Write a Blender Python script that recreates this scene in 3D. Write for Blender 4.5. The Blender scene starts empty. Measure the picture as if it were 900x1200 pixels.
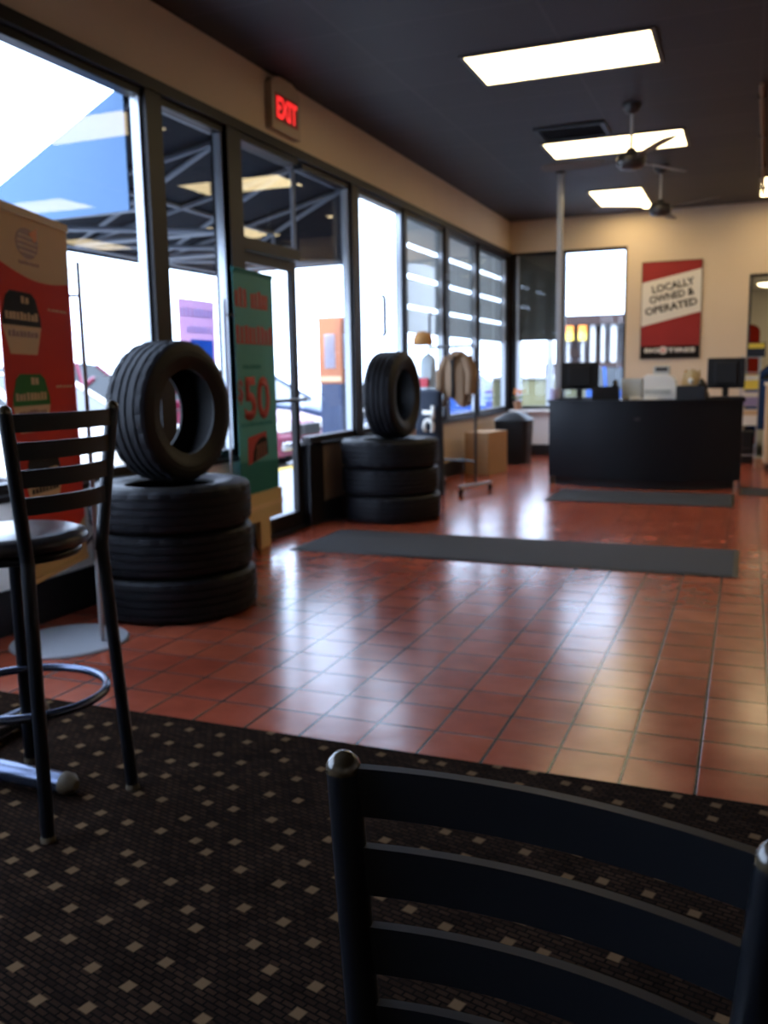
import bpy, bmesh, math, random
from mathutils import Vector, Matrix
random.seed(4)
SC = bpy.context.scene
COL = SC.collection
PI = math.pi

# ------------------------------------------------------------------ materials
def mat(name, col, rough=0.6, metal=0.0, spec=0.5, trans=0.0, bump=None, var=None):
    m = bpy.data.materials.new(name); m.use_nodes = True
    nt = m.node_tree; b = nt.nodes['Principled BSDF']
    b.inputs['Base Color'].default_value = (*col, 1)
    b.inputs['Roughness'].default_value = rough
    b.inputs['Metallic'].default_value = metal
    b.inputs['Specular IOR Level'].default_value = spec
    if var or bump:
        tc = nt.nodes.new('ShaderNodeTexCoord')
        n = nt.nodes.new('ShaderNodeTexNoise')
        n.inputs['Scale'].default_value = (bump or var)[0]
        n.inputs['Detail'].default_value = 3
        nt.links.new(tc.outputs['Object'], n.inputs['Vector'])
    if var:
        mx = nt.nodes.new('ShaderNodeMix'); mx.data_type = 'RGBA'
        mx.inputs['A'].default_value = (*[c * (1 - var[1]) for c in col], 1)
        mx.inputs['B'].default_value = (*[min(1, c * (1 + var[1])) for c in col], 1)
        nt.links.new(n.outputs['Fac'], mx.inputs['Factor'])
        nt.links.new(mx.outputs['Result'], b.inputs['Base Color'])
    if bump:
        bp = nt.nodes.new('ShaderNodeBump'); bp.inputs['Strength'].default_value = bump[1]
        bp.inputs['Distance'].default_value = 0.01
        nt.links.new(n.outputs['Fac'], bp.inputs['Height'])
        nt.links.new(bp.outputs['Normal'], b.inputs['Normal'])
    if trans:
        t = nt.nodes.new('ShaderNodeBsdfTranslucent'); t.inputs['Color'].default_value = (*col, 1)
        mx = nt.nodes.new('ShaderNodeMixShader'); mx.inputs[0].default_value = trans
        out = nt.nodes['Material Output']
        nt.links.new(b.outputs[0], mx.inputs[1]); nt.links.new(t.outputs[0], mx.inputs[2])
        nt.links.new(mx.outputs[0], out.inputs['Surface'])
    return m

def emit(name, col, strength):
    m = bpy.data.materials.new(name); m.use_nodes = True
    b = m.node_tree.nodes['Principled BSDF']
    b.inputs['Base Color'].default_value = (*col, 1)
    b.inputs['Emission Color'].default_value = (*col, 1)
    b.inputs['Emission Strength'].default_value = strength
    return m

def glass(name, tint=(0.93, 0.96, 0.97)):
    m = bpy.data.materials.new(name); m.use_nodes = True
    nt = m.node_tree; nt.nodes.remove(nt.nodes['Principled BSDF'])
    out = nt.nodes['Material Output']
    lw = nt.nodes.new('ShaderNodeLayerWeight'); lw.inputs['Blend'].default_value = 0.5
    p = nt.nodes.new('ShaderNodeMath'); p.operation = 'POWER'; p.inputs[1].default_value = 5
    q = nt.nodes.new('ShaderNodeMath'); q.operation = 'MULTIPLY_ADD'
    q.inputs[1].default_value = 0.95; q.inputs[2].default_value = 0.045
    nt.links.new(lw.outputs['Facing'], p.inputs[0]); nt.links.new(p.outputs[0], q.inputs[0])
    t = nt.nodes.new('ShaderNodeBsdfTransparent'); t.inputs['Color'].default_value = (*tint, 1)
    g = nt.nodes.new('ShaderNodeBsdfGlossy'); g.inputs['Roughness'].default_value = 0.0
    mx = nt.nodes.new('ShaderNodeMixShader')
    nt.links.new(q.outputs[0], mx.inputs[0]); nt.links.new(t.outputs[0], mx.inputs[1])
    nt.links.new(g.outputs[0], mx.inputs[2]); nt.links.new(mx.outputs[0], out.inputs['Surface'])
    return m

TILE = 0.2108
def tile_mat():
    m = bpy.data.materials.new('quarry_tile'); m.use_nodes = True
    nt = m.node_tree; b = nt.nodes['Principled BSDF']; L = nt.links.new
    tc = nt.nodes.new('ShaderNodeTexCoord')
    mp = nt.nodes.new('ShaderNodeMapping')
    mp.inputs['Location'].default_value = (0.0923 + TILE * 40, -2.545 + TILE * 40, 0)
    L(tc.outputs['Object'], mp.inputs['Vector'])
    br = nt.nodes.new('ShaderNodeTexBrick')
    br.offset = 0.0; br.squash = 1.0
    br.inputs['Scale'].default_value = 1.0
    br.inputs['Brick Width'].default_value = TILE
    br.inputs['Row Height'].default_value = TILE
    br.inputs['Mortar Size'].default_value = 0.006
    br.inputs['Mortar Smooth'].default_value = 0.3
    br.inputs['Bias'].default_value = 0.0
    br.inputs['Color1'].default_value = (0.33, 0.062, 0.032, 1)
    br.inputs['Color2'].default_value = (0.42, 0.098, 0.050, 1)
    br.inputs['Mortar'].default_value = (0.055, 0.036, 0.030, 1)
    L(mp.outputs['Vector'], br.inputs['Vector'])
    n = nt.nodes.new('ShaderNodeTexNoise'); n.inputs['Scale'].default_value = 7
    n.inputs['Detail'].default_value = 4
    L(tc.outputs['Object'], n.inputs['Vector'])
    mx = nt.nodes.new('ShaderNodeMix'); mx.data_type = 'RGBA'; mx.blend_type = 'MULTIPLY'
    mx.inputs['Factor'].default_value = 0.45
    cr = nt.nodes.new('ShaderNodeValToRGB')
    cr.color_ramp.elements[0].position = 0.3; cr.color_ramp.elements[0].color = (0.5, 0.45, 0.45, 1)
    cr.color_ramp.elements[1].position = 0.7; cr.color_ramp.elements[1].color = (1, 1, 1, 1)
    L(n.outputs['Fac'], cr.inputs['Fac'])
    L(br.outputs['Color'], mx.inputs['A']); L(cr.outputs['Color'], mx.inputs['B'])
    L(mx.outputs['Result'], b.inputs['Base Color'])
    r = nt.nodes.new('ShaderNodeMapRange')
    r.inputs['To Min'].default_value = 0.15; r.inputs['To Max'].default_value = 0.25
    L(n.outputs['Fac'], r.inputs['Value'])
    L(r.outputs['Result'], b.inputs['Roughness'])
    bp = nt.nodes.new('ShaderNodeBump'); bp.inputs['Strength'].default_value = 0.5
    bp.inputs['Distance'].default_value = 0.004; bp.invert = True
    L(br.outputs['Fac'], bp.inputs['Height'])
    b2 = nt.nodes.new('ShaderNodeBump'); b2.inputs['Strength'].default_value = 0.12
    b2.inputs['Distance'].default_value = 0.01
    L(n.outputs['Fac'], b2.inputs['Height']); L(bp.outputs['Normal'], b2.inputs['Normal'])
    L(b2.outputs['Normal'], b.inputs['Normal'])
    b.inputs['Specular IOR Level'].default_value = 0.6
    return m

def carpet_mat():
    m = bpy.data.materials.new('dotted_carpet'); m.use_nodes = True
    nt = m.node_tree; b = nt.nodes['Principled BSDF']; L = nt.links.new
    tc = nt.nodes.new('ShaderNodeTexCoord')
    rot = nt.nodes.new('ShaderNodeMapping'); rot.inputs['Rotation'].default_value = (0, 0, math.radians(14))
    L(tc.outputs['Object'], rot.inputs['Vector'])
    # scattered square tufts
    vo = nt.nodes.new('ShaderNodeTexVoronoi'); vo.distance = 'CHEBYCHEV'; vo.feature = 'F1'
    vo.inputs['Scale'].default_value = 9.2; vo.inputs['Randomness'].default_value = 0.55
    vo.voronoi_dimensions = '2D'
    L(rot.outputs['Vector'], vo.inputs['Vector'])
    lt = nt.nodes.new('ShaderNodeMapRange'); lt.interpolation_type = 'SMOOTHSTEP'
    lt.inputs['From Min'].default_value = 0.145; lt.inputs['From Max'].default_value = 0.095
    L(vo.outputs['Distance'], lt.inputs['Value'])
    # loop-pile weave
    br = nt.nodes.new('ShaderNodeTexBrick'); br.offset = 0.5
    br.inputs['Scale'].default_value = 1.0
    br.inputs['Brick Width'].default_value = 0.030; br.inputs['Row Height'].default_value = 0.015
    br.inputs['Mortar Size'].default_value = 0.0025
    br.inputs['Color1'].default_value = (0.014, 0.008, 0.006, 1)
    br.inputs['Color2'].default_value = (0.033, 0.018, 0.0115, 1)
    br.inputs['Mortar'].default_value = (0.007, 0.005, 0.004, 1)
    L(rot.outputs['Vector'], br.inputs['Vector'])
    n = nt.nodes.new('ShaderNodeTexNoise'); n.inputs['Scale'].default_value = 9
    L(rot.outputs['Vector'], n.inputs['Vector'])
    cr = nt.nodes.new('ShaderNodeMapRange'); cr.inputs['To Min'].default_value = 0.45; cr.inputs['To Max'].default_value = 1.5
    L(n.outputs['Fac'], cr.inputs['Value'])
    mm = nt.nodes.new('ShaderNodeMix'); mm.data_type = 'RGBA'; mm.blend_type = 'MULTIPLY'; mm.inputs['Factor'].default_value = 1
    L(br.outputs['Color'], mm.inputs['A']); L(cr.outputs['Result'], mm.inputs['B'])
    mx = nt.nodes.new('ShaderNodeMix'); mx.data_type = 'RGBA'
    mx.inputs['B'].default_value = (0.135, 0.082, 0.043, 1)
    L(lt.outputs['Result'], mx.inputs['Factor']); L(mm.outputs['Result'], mx.inputs['A'])
    L(mx.outputs['Result'], b.inputs['Base Color'])
    b.inputs['Roughness'].default_value = 1.0; b.inputs['Specular IOR Level'].default_value = 0.02
    bp = nt.nodes.new('ShaderNodeBump'); bp.inputs['Strength'].default_value = 0.6; bp.inputs['Distance'].default_value = 0.004
    L(br.outputs['Fac'], bp.inputs['Height']); bp.invert = True
    L(bp.outputs['Normal'], b.inputs['Normal'])
    return m

def ceiling_mat():
    m = bpy.data.materials.new('black_ceiling_tile'); m.use_nodes = True
    nt = m.node_tree; b = nt.nodes['Principled BSDF']; L = nt.links.new
    tc = nt.nodes.new('ShaderNodeTexCoord')
    br = nt.nodes.new('ShaderNodeTexBrick'); br.offset = 0.0
    br.inputs['Scale'].default_value = 1.0
    br.inputs['Brick Width'].default_value = 1.22; br.inputs['Row Height'].default_value = 0.61
    br.inputs['Mortar Size'].default_value = 0.012
    br.inputs['Color1'].default_value = (0.026, 0.022, 0.025, 1)
    br.inputs['Color2'].default_value = (0.034, 0.029, 0.031, 1)
    br.inputs['Mortar'].default_value = (0.045, 0.039, 0.040, 1)
    L(tc.outputs['Object'], br.inputs['Vector'])
    L(br.outputs['Color'], b.inputs['Base Color'])
    b.inputs['Roughness'].default_value = 0.6; b.inputs['Specular IOR Level'].default_value = 0.3
    return m

M = {
 'tile': tile_mat(), 'carpet': carpet_mat(), 'ceiling': ceiling_mat(), 'glass': glass('window_glass'),
 'wall': mat('tan_wall_paint', (0.66, 0.53, 0.38), 0.8, var=(3, 0.04)),
 'wall_low': mat('tan_panel', (0.46, 0.34, 0.22), 0.6),
 'wall_pale': mat('pale_panel', (0.80, 0.77, 0.74), 0.6),
 'bronze': mat('dark_bronze_aluminium', (0.012, 0.0095, 0.010), 0.45, 0.0, 0.25),
 'alum': mat('aluminium_edge', (0.45, 0.48, 0.52), 0.35, 0.6),
 'black': mat('black_base', (0.010, 0.010, 0.012), 0.5),
 'blackmetal': mat('black_powder_coat', (0.005, 0.006, 0.009), 0.32, 0.0, 0.3),
 'blackwood': mat('black_laminate', (0.006, 0.007, 0.010), 0.42, 0, 0.26),
 'vinyl': mat('dark_vinyl', (0.020, 0.015, 0.015), 0.28, 0, 0.6),
 'cap': mat('olive_brown_cap', (0.065, 0.048, 0.028), 0.2, 0, 0.7), 'glide': mat('tan_glide', (0.10, 0.074, 0.045), 0.5),
 'rubber': mat('tire_rubber', (0.0075, 0.0075, 0.010), 0.6, 0, 0.22, bump=(60, 0.1)),
 'sidewall': mat('tire_sidewall', (0.008, 0.0075, 0.0075), 0.55, 0, 0.24),
 'mat': mat('charcoal_mat', (0.032, 0.033, 0.038), 0.9, bump=(150, 0.6)),
 'steel': mat('grey_steel', (0.42, 0.42, 0.44), 0.45, 0.5),
 'greymetal': mat('dull_grey_metal', (0.34, 0.35, 0.38), 0.5, 0.2),
 'bluesteel': mat('dark_steel_tube', (0.10, 0.12, 0.18), 0.25, 0.8),
 'darkgrey': mat('dark_grey_metal', (0.045, 0.042, 0.042), 0.35, 0.4),
 'blade': mat('dark_wood_blade', (0.085, 0.065, 0.05), 0.5),
 'red': mat('banner_red', (0.60, 0.040, 0.022), 0.7, 0, 0.12, var=(2, 0.1)),
 'posterred': mat('poster_red', (0.28, 0.020, 0.018), 0.6, 0, 0.3, var=(1.6, 0.35)),
 'cream': mat('banner_cream', (0.66, 0.47, 0.28), 0.7, 0, 0.15),
 'tan': mat('banner_tan', (0.56, 0.40, 0.19), 0.5),
 'teal': mat('banner_teal', (0.10, 0.31, 0.28), 0.6, 0, 0.2, trans=0.22),
 'tealdark': mat('banner_deep_teal', (0.035, 0.20, 0.19), 0.6, 0, 0.2, trans=0.3),
 'dullred': mat('banner_letter_red', (0.36, 0.05, 0.04), 0.6, 0, 0.2),
 'ink': mat('printed_black', (0.014, 0.012, 0.011), 0.7, 0, 0.1),
 'inkwhite': mat('printed_white', (0.72, 0.68, 0.60), 0.55),
 'green': mat('printed_green', (0.035, 0.18, 0.04), 0.7, 0, 0.1),
 'logo': mat('printed_russet', (0.26, 0.10, 0.06), 0.5), 'orange': mat('printed_orange', (0.75, 0.23, 0.05), 0.5),
 'cardboard': mat('cardboard', (0.33, 0.19, 0.09), 0.8, var=(8, 0.08)),
 'plasticblack': mat('black_plastic', (0.006, 0.006, 0.007), 0.5, 0, 0.35),
 'screen': mat('dark_screen', (0.006, 0.006, 0.008), 0.12),
 'white': mat('white_plastic', (0.78, 0.77, 0.74), 0.5),
 'paper': mat('white_paper', (0.82, 0.80, 0.76), 0.8),
 'putty': mat('grey_putty', (0.45, 0.47, 0.46), 0.55),
 'lilac': mat('lilac_card', (0.55, 0.5, 0.72), 0.6),
 'yellow': mat('yellow_card', (0.80, 0.62, 0.08), 0.6),
 'purple': mat('violet_card', (0.30, 0.25, 0.45), 0.6),
 'brown': mat('brown_cloth', (0.20, 0.12, 0.065), 0.9, bump=(40, 0.3)),
 'capcloth': mat('rust_cloth', (0.42, 0.20, 0.06), 0.9),
 'greycloth': mat('pale_grey_cloth', (0.45, 0.50, 0.52), 0.9),
 'navy': mat('navy_cloth', (0.018, 0.026, 0.045), 0.85),
 'pinkred': mat('red_patch', (0.55, 0.06, 0.08), 0.8),
 'terracotta': mat('terracotta', (0.30, 0.14, 0.07), 0.8), 'leaf': mat('leaf_green', (0.10, 0.16, 0.07), 0.6),
 'flower': mat('orange_petal', (0.75, 0.22, 0.03), 0.6),
 'awning': mat('blue_awning_fabric', (0.11, 0.19, 0.32), 0.8, 0, 0.2),
 'awningshaded': mat('shaded_awning_fabric', (0.010, 0.012, 0.018), 0.85, 0, 0.2),  # near-black copy of the awning fabric, with underside shade in its colour
 'tube': mat('grey_painted_tube', (0.16, 0.175, 0.205), 0.5),
 'asphalt': mat('parking_concrete', (0.46, 0.45, 0.44), 0.9, var=(0.7, 0.06)),
 'walk': mat('sidewalk_concrete', (0.40, 0.42, 0.46), 0.9),
 'kerbyellow': mat('yellow_kerb_paint', (0.75, 0.50, 0.10), 0.7),
 'lawn': mat('dry_lawn', (0.34, 0.36, 0.10), 0.9, var=(2, 0.2)),
 'shade': mat('grey_shade', (0.50, 0.51, 0.50), 0.8, trans=0.54),
 'shadedark': mat('dark_shade', (0.12, 0.118, 0.105), 0.7, trans=0.35),
 'maroon': mat('maroon_paint', (0.16, 0.015, 0.045), 0.25, 0.2), 'bluepaint': mat('blue_paint', (0.02, 0.07, 0.28), 0.25, 0.2),
 'slate': mat('slate_blue_paint', (0.035, 0.055, 0.11), 0.3, 0.2), 'whitepaint': mat('white_paint', (0.8, 0.8, 0.8), 0.3),
 'carglass': mat('car_glass', (0.02, 0.025, 0.03), 0.08), 'chrome': mat('chrome', (0.6, 0.6, 0.62), 0.2, 0.9),
 'headlamp': mat('headlamp_lens', (0.75, 0.75, 0.78), 0.15),
 'brickbrown': mat('brown_cladding', (0.030, 0.015, 0.013), 0.85), 'postwhite': mat('white_post', (0.42, 0.42, 0.42), 0.7),
 'signorange': mat('orange_sign', (0.85, 0.25, 0.03), 0.6), 'signyellow': mat('yellow_sign', (0.9, 0.62, 0.08), 0.6),
 'bark': mat('grey_bark', (0.16, 0.14, 0.12), 0.9),
 'olive': mat('olive_panel', (0.14, 0.135, 0.07), 0.8),
 'posterpink': mat('mauve_print', (0.68, 0.50, 0.64), 0.6, trans=0.85), 'posterblue': mat('blue_print', (0.16, 0.44, 0.80), 0.6, trans=0.85),
 'posterlight': mat('pale_blue_print', (0.78, 0.84, 0.95), 0.6, trans=0.85),
 'kioskorange': mat('kiosk_orange', (0.42, 0.13, 0.05), 0.5), 'kiosknavy': mat('kiosk_navy', (0.02, 0.035, 0.085), 0.45),
 'lamp': emit('warm_diffuser', (1.0, 0.78, 0.43), 7.4),
 'exitred': emit('exit_red', (1.0, 0.03, 0.03), 1.05),
 'exithousing': mat('exit_housing', (0.50, 0.40, 0.28), 0.6),
 'exitface': mat('exit_face', (0.33, 0.06, 0.04), 0.5),
}

# ------------------------------------------------------------------ mesh helpers
class MB:
    def __init__(s): s.bm = bmesh.new()
    def add(s, verts, faces):
        vs = [s.bm.verts.new(v) for v in verts]
        for f in faces:
            try: s.bm.faces.new([vs[i] for i in f])
            except ValueError: pass
        return vs
    def box(s, x0, x1, y0, y1, z0, z1, bev=0.0, m=None):
        vs = [(x, y, z) for x in (x0, x1) for y in (y0, y1) for z in (z0, z1)]
        if bev > 0:
            t = bmesh.new()
            tv = [t.verts.new(v) for v in vs]
            for f in ((0,1,3,2),(4,6,7,5),(0,4,5,1),(2,3,7,6),(0,2,6,4),(1,5,7,3)): t.faces.new([tv[i] for i in f])
            bmesh.ops.bevel(t, geom=list(t.edges), offset=bev, segments=2, profile=0.5, affect='EDGES')
            idx = {}
            out = []
            for i, v in enumerate(t.verts): idx[v] = i; out.append((m @ v.co) if m else v.co.copy())
            s.add(out, [[idx[v] for v in f.verts] for f in t.faces]); t.free()
        else:
            if m: vs = [m @ Vector(v) for v in vs]
            s.add(vs, ((0,1,3,2),(4,6,7,5),(0,4,5,1),(2,3,7,6),(0,2,6,4),(1,5,7,3)))
        return s
    def tube(s, pts, r, n=12, closed=False, rs=None, caps=True):
        pts = [Vector(p) for p in pts]; N = len(pts); rings = []
        up = None
        for i, p in enumerate(pts):
            if closed: d = (pts[(i+1) % N] - pts[i-1])
            else: d = pts[min(i+1, N-1)] - pts[max(i-1, 0)]
            d.normalize()
            if up is None:
                up = Vector((0,0,1)) if abs(d.z) < 0.9 else Vector((1,0,0))
            a = d.cross(up); a.normalize(); b = a.cross(d); b.normalize(); up = b
            rr = rs[i] if rs else r
            rings.append([s.bm.verts.new(p + (a*math.cos(2*PI*k/n) + b*math.sin(2*PI*k/n))*rr) for k in range(n)])
        for i in range(N if closed else N-1):
            A, B = rings[i], rings[(i+1) % N]
            for k in range(n): s.bm.faces.new((A[k], A[(k+1)%n], B[(k+1)%n], B[k]))
        if not closed and caps:
            s.bm.faces.new(rings[0][::-1]); s.bm.faces.new(rings[-1])
        return s
    def lathe(s, prof, n=32, m=None, closed=False, rfun=None):
        rings = []
        for j, (r, z) in enumerate(prof):
            ring = []
            for k in range(n):
                rr = rfun(j, k, r) if rfun else r
                v = Vector((rr*math.cos(2*PI*k/n), rr*math.sin(2*PI*k/n), z))
                ring.append(s.bm.verts.new(m @ v if m else v))
            rings.append(ring)
        P = len(prof)
        for j in range(P if closed else P-1):
            A, B = rings[j], rings[(j+1) % P]
            for k in range(n): s.bm.faces.new((A[k], A[(k+1)%n], B[(k+1)%n], B[k]))
        if not closed:
            if prof[0][0] > 1e-6: s.bm.faces.new(rings[0][::-1])
            if prof[-1][0] > 1e-6: s.bm.faces.new(rings[-1])
        return s
    def prism(s, poly, t0, t1, m):
        """poly of (a,b) in local XY, thickness t0..t1 on local Z, placed by matrix m"""
        n = len(poly)
        vs = [m @ Vector((a, b, t0)) for a, b in poly] + [m @ Vector((a, b, t1)) for a, b in poly]
        s.add(vs, [list(range(n))[::-1], list(range(n, 2*n))] + [(i, (i+1)%n, n+(i+1)%n, n+i) for i in range(n)])
        return s
    def grid(s, fn, nu, nv, thick=0.0):
        V = [[s.bm.verts.new(fn(i/nu, j/nv)) for j in range(nv+1)] for i in range(nu+1)]
        for i in range(nu):
            for j in range(nv): s.bm.faces.new((V[i][j], V[i+1][j], V[i+1][j+1], V[i][j+1]))
        return s
    def build(s, name, m, parent=None, smooth=None):
        bmesh.ops.remove_doubles(s.bm, verts=s.bm.verts, dist=1e-6)
        bmesh.ops.recalc_face_normals(s.bm, faces=s.bm.faces)
        me = bpy.data.meshes.new(name); s.bm.to_mesh(me); s.bm.free()
        me.materials.append(M[m] if isinstance(m, str) else m)
        o = bpy.data.objects.new(name, me); COL.objects.link(o)
        if parent: o.parent = parent
        if smooth is not None:
            for p in me.polygons: p.use_smooth = True
            me.set_sharp_from_angle(angle=math.radians(smooth))
        return o

def tag(o, label=None, cat=None, group=None, kind=None):
    if label: o['label'] = label
    if cat: o['category'] = cat
    if group: o['group'] = group
    if kind: o['kind'] = kind
    return o
def thing(name, label, cat, loc=(0,0,0), rz=0, group=None):
    o = bpy.data.objects.new(name, None); COL.objects.link(o)
    o.location = loc; o.rotation_euler = (0, 0, rz); o.empty_display_size = 0.1
    return tag(o, label, cat, group)
def struct(name, mb, m, parent=None, smooth=None):
    o = mb.build(name, m, parent, smooth)
    if parent is None: o['kind'] = 'structure'
    return o
def kids(o): return [c for c in bpy.data.objects if c.parent == o]
def dup(o, loc=None, rz=None, label=None, group=None, parent=None):
    c = o.copy(); COL.objects.link(c)
    if parent: c.parent = parent
    if loc is not None: c.location = loc
    if rz is not None: c.rotation_euler = (0, 0, rz)
    if label: c['label'] = label
    if group: c['group'] = group
    for k in kids(o): dup(k, parent=c)
    return c
def frame(origin, ax, ay):
    """matrix whose local X/Y run along ax/ay, Z = ax x ay"""
    ax = Vector(ax).normalized(); ay = Vector(ay).normalized(); az = ax.cross(ay)
    m = Matrix.Identity(4)
    for i, a in enumerate((ax, ay, az)):
        for r in range(3): m[r][i] = a[r]
    m.translation = Vector(origin)
    return m
def text(name, string, m, mtx, parent, width=None, height=None, shear=0.0, bold=0.0, depth=0.002):
    cu = bpy.data.curves.new(name, 'FONT'); cu.body = string; cu.align_x = 'CENTER'; cu.align_y = 'CENTER'
    cu.size = 1.0; cu.shear = shear; cu.offset = bold; cu.extrude = 0.0; cu.resolution_u = 3
    t = bpy.data.objects.new('tmp', cu); COL.objects.link(t)
    bpy.context.view_layer.update()
    me = bpy.data.meshes.new_from_object(t.evaluated_get(bpy.context.evaluated_depsgraph_get()))
    bpy.data.objects.remove(t); bpy.data.curves.remove(cu)
    xs = [v.co.x for v in me.vertices]; ys = [v.co.y for v in me.vertices]
    cx, cy = (min(xs)+max(xs))/2, (min(ys)+max(ys))/2
    w, h = max(xs)-min(xs), max(ys)-min(ys)
    sx = width/w if width else height/h; sy = height/h if height else sx
    b = bmesh.new(); b.from_mesh(me); bpy.data.meshes.remove(me)
    for v in b.verts: v.co = Vector(((v.co.x-cx)*sx, (v.co.y-cy)*sy, 0))
    r = bmesh.ops.extrude_face_region(b, geom=list(b.faces))
    for g in r['geom']:
        if isinstance(g, bmesh.types.BMVert): g.co.z = depth
    for v in b.verts: v.co = mtx @ v.co
    mb = MB(); mb.bm.free(); mb.bm = b
    return mb.build(name, m, parent)
def ellipse(cx, cy, rx, ry, n=28, a0=0, a1=2*PI):
    return [(cx + rx*math.cos(a0+(a1-a0)*i/n), cy + ry*math.sin(a0+(a1-a0)*i/n)) for i in range(n + (0 if abs(a1-a0-2*PI) < 1e-6 else 1))]
def line(m, x0, x1, y, h, n, t0, t1, seed, name, mt, parent):
    """one line of illegible small print: short strokes joined by a hairline, its own part"""
    rr = random.Random(seed); x = x0; w = (x1-x0)/n; mb = MB()
    for i in range(n):
        ww = w * rr.uniform(0.6, 0.85); hh = h * rr.uniform(0.75, 1.0)
        mb.prism([(x, y), (x+ww, y), (x+ww, y+hh), (x, y+hh)], t0, t1, m); x += w
    mb.prism([(x0, y), (x0+w*(n-0.4), y), (x0+w*(n-0.4), y+h*0.06), (x0, y+h*0.06)], t0, t1, m)
    return mb.build(name, mt, parent)

# ------------------------------------------------------------------ room shell
XW, YB, ZC, XR, YF = -3.23, 12.97, 3.32, 5.4, -2.6
ZH, ZS = 2.88, 0.665            # window head and sill
WT = 0.14
struct('floor', MB().box(XW-WT, XR, 2.545, YB+WT, -0.12, 0.0), 'tile')
struct('floor_carpet', MB().box(XW, XR, YF, 2.545, -0.12, 0.007), 'carpet')
struct('ceiling', MB().box(XW-0.3, XR+0.3, YF-0.3, YB+0.3, ZC, ZC+0.25), 'ceiling')
# left wall: solid band above the glass, knee wall below it, solid near end
DY0, DY1 = 5.52, 6.37           # door opening
b = MB()
b.box(XW-WT, XW, YF, YB+WT, ZH, ZC)
b.box(XW-WT, XW, YF, -1.2, 0, ZH)
struct('wall_left', b, 'wall')
b = MB()
b.box(XW-WT, XW, -1.2, DY0-0.17, 0.0, ZS-0.03); struct('wall_left_low', b, 'wall_pale')
b = MB()
b.box(XW-WT, XW, DY1+0.12, YB+WT, 0.0, ZS-0.03); struct('wall_left_low.001', b, 'wall_low')
b = MB(); b.box(XW, XW+0.025, -1.2, DY0-0.02, 0.007, 0.215); b.box(XW, XW+0.025, DY1+0.02, YB, 0, 0.17)
struct('baseboard_left', b, 'black')
b = MB(); b.box(XW-0.16, XW+0.03, -1.2, DY0-0.05, ZS-0.03, ZS); b.box(XW-0.16, XW+0.03, DY1+0.05, YB+0.1, ZS-0.03, ZS)
struct('trim_sill', b, 'bronze')
struct('trim_head', MB().box(XW-0.13, XW+0.02, -1.2, YB, ZH-0.055, ZH+0.012), 'bronze')
# panes between the mullions of the storefront
MULL = [(-1.2, -1.1), (1.45, 1.6), (4.49, 4.64), (5.35, 5.52), (6.37, 6.49), (7.375, 7.53), (8.66, 8.73), (9.98, 10.12), (11.34, 11.40), (12.85, 12.97)]
wn = 0
for i in range(len(MULL)-1):
    y0, y1 = MULL[i][1], MULL[i+1][0]
    if abs(y0-5.52) < 0.01: continue           # the door bay
    wn += 1
    b = MB()
    b.box(XW-0.10, XW+0.005, MULL[i+1][0], MULL[i+1][1], ZS, ZH-0.05)
    if i == 0: b.box(XW-0.10, XW+0.005, MULL[0][0], MULL[0][1], ZS, ZH-0.05)
    b.box(XW-0.10, XW-0.02, y0, y1, ZS, ZS+0.05); b.box(XW-0.10, XW-0.02, y0, y1, ZH-0.10, ZH-0.05)
    w = struct('window_%d' % wn, b, 'bronze')
    g = MB().box(XW-0.066, XW-0.060, y0-0.01, y1+0.01, ZS+0.02, ZH-0.06); g.build('pane', 'glass', w)
    a = MB()                                     # bright aluminium stop beside each mullion
    a.box(XW-0.085, XW-0.03, y1-0.022, y1-0.001, ZS+0.05, ZH-0.10)
    a.build('glazing_stop', 'alum', w)
    if i == 6:
        q = MB(); q.tube([(XW-0.055, 8.18, 1.57), (XW-0.03, 8.18, 1.59), (XW-0.03, 8.18, 1.93), (XW-0.055, 8.18, 1.95)], 0.02, 8); q.build('pull_handle', 'black', w, 40)
# bronze post below the sidelight
struct('trim_post', MB().box(XW-0.01, XW+0.03, DY1, 6.62, 0.0, ZS), 'bronze')
# door bay
b = MB()
b.box(XW-0.12, XW+0.01, DY0-0.17, DY0, 0, ZH-0.05); b.box(XW-0.12, XW+0.01, DY1, DY1+0.12, 0, ZS)
b.box(XW-0.12, XW+0.0, DY0, DY1, 2.07, 2.15); b.box(XW-0.12, XW, DY0, DY1, ZH-0.10, ZH-0.05)
b.box(XW-0.14, XW+0.02, DY0, DY1, -0.01, 0.02)
door = struct('door_1', b, 'bronze')
MB().box(XW-0.066, XW-0.06, DY0, DY1, 2.14, ZH-0.09).build('transom_pane', 'glass', door)
b = MB()
b.box(XW-0.085, XW-0.04, DY0+0.005, DY0+0.075, 0.025, 2.065); b.box(XW-0.085, XW-0.04, DY1-0.075, DY1-0.005, 0.025, 2.065)
b.box(XW-0.085, XW-0.04, DY0+0.075, DY1-0.075, 0.025, 0.14); b.box(XW-0.085, XW-0.04, DY0+0.075, DY1-0.075, 1.99, 2.065)
leaf = b.build('door_leaf', 'bronze', door)
MB().box(XW-0.066, XW-0.06, DY0+0.07, DY1-0.07, 0.13, 2.0).build('door_pane', 'glass', leaf)
b = MB(); b.tube([(XW-0.04, DY0+0.06, 1.02), (XW+0.03, DY0+0.06, 1.02), (XW+0.03, DY1-0.04, 1.02), (XW-0.04, DY1-0.04, 1.02)], 0.014)
b.build('push_bar', 'darkgrey', leaf, 40)
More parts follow.
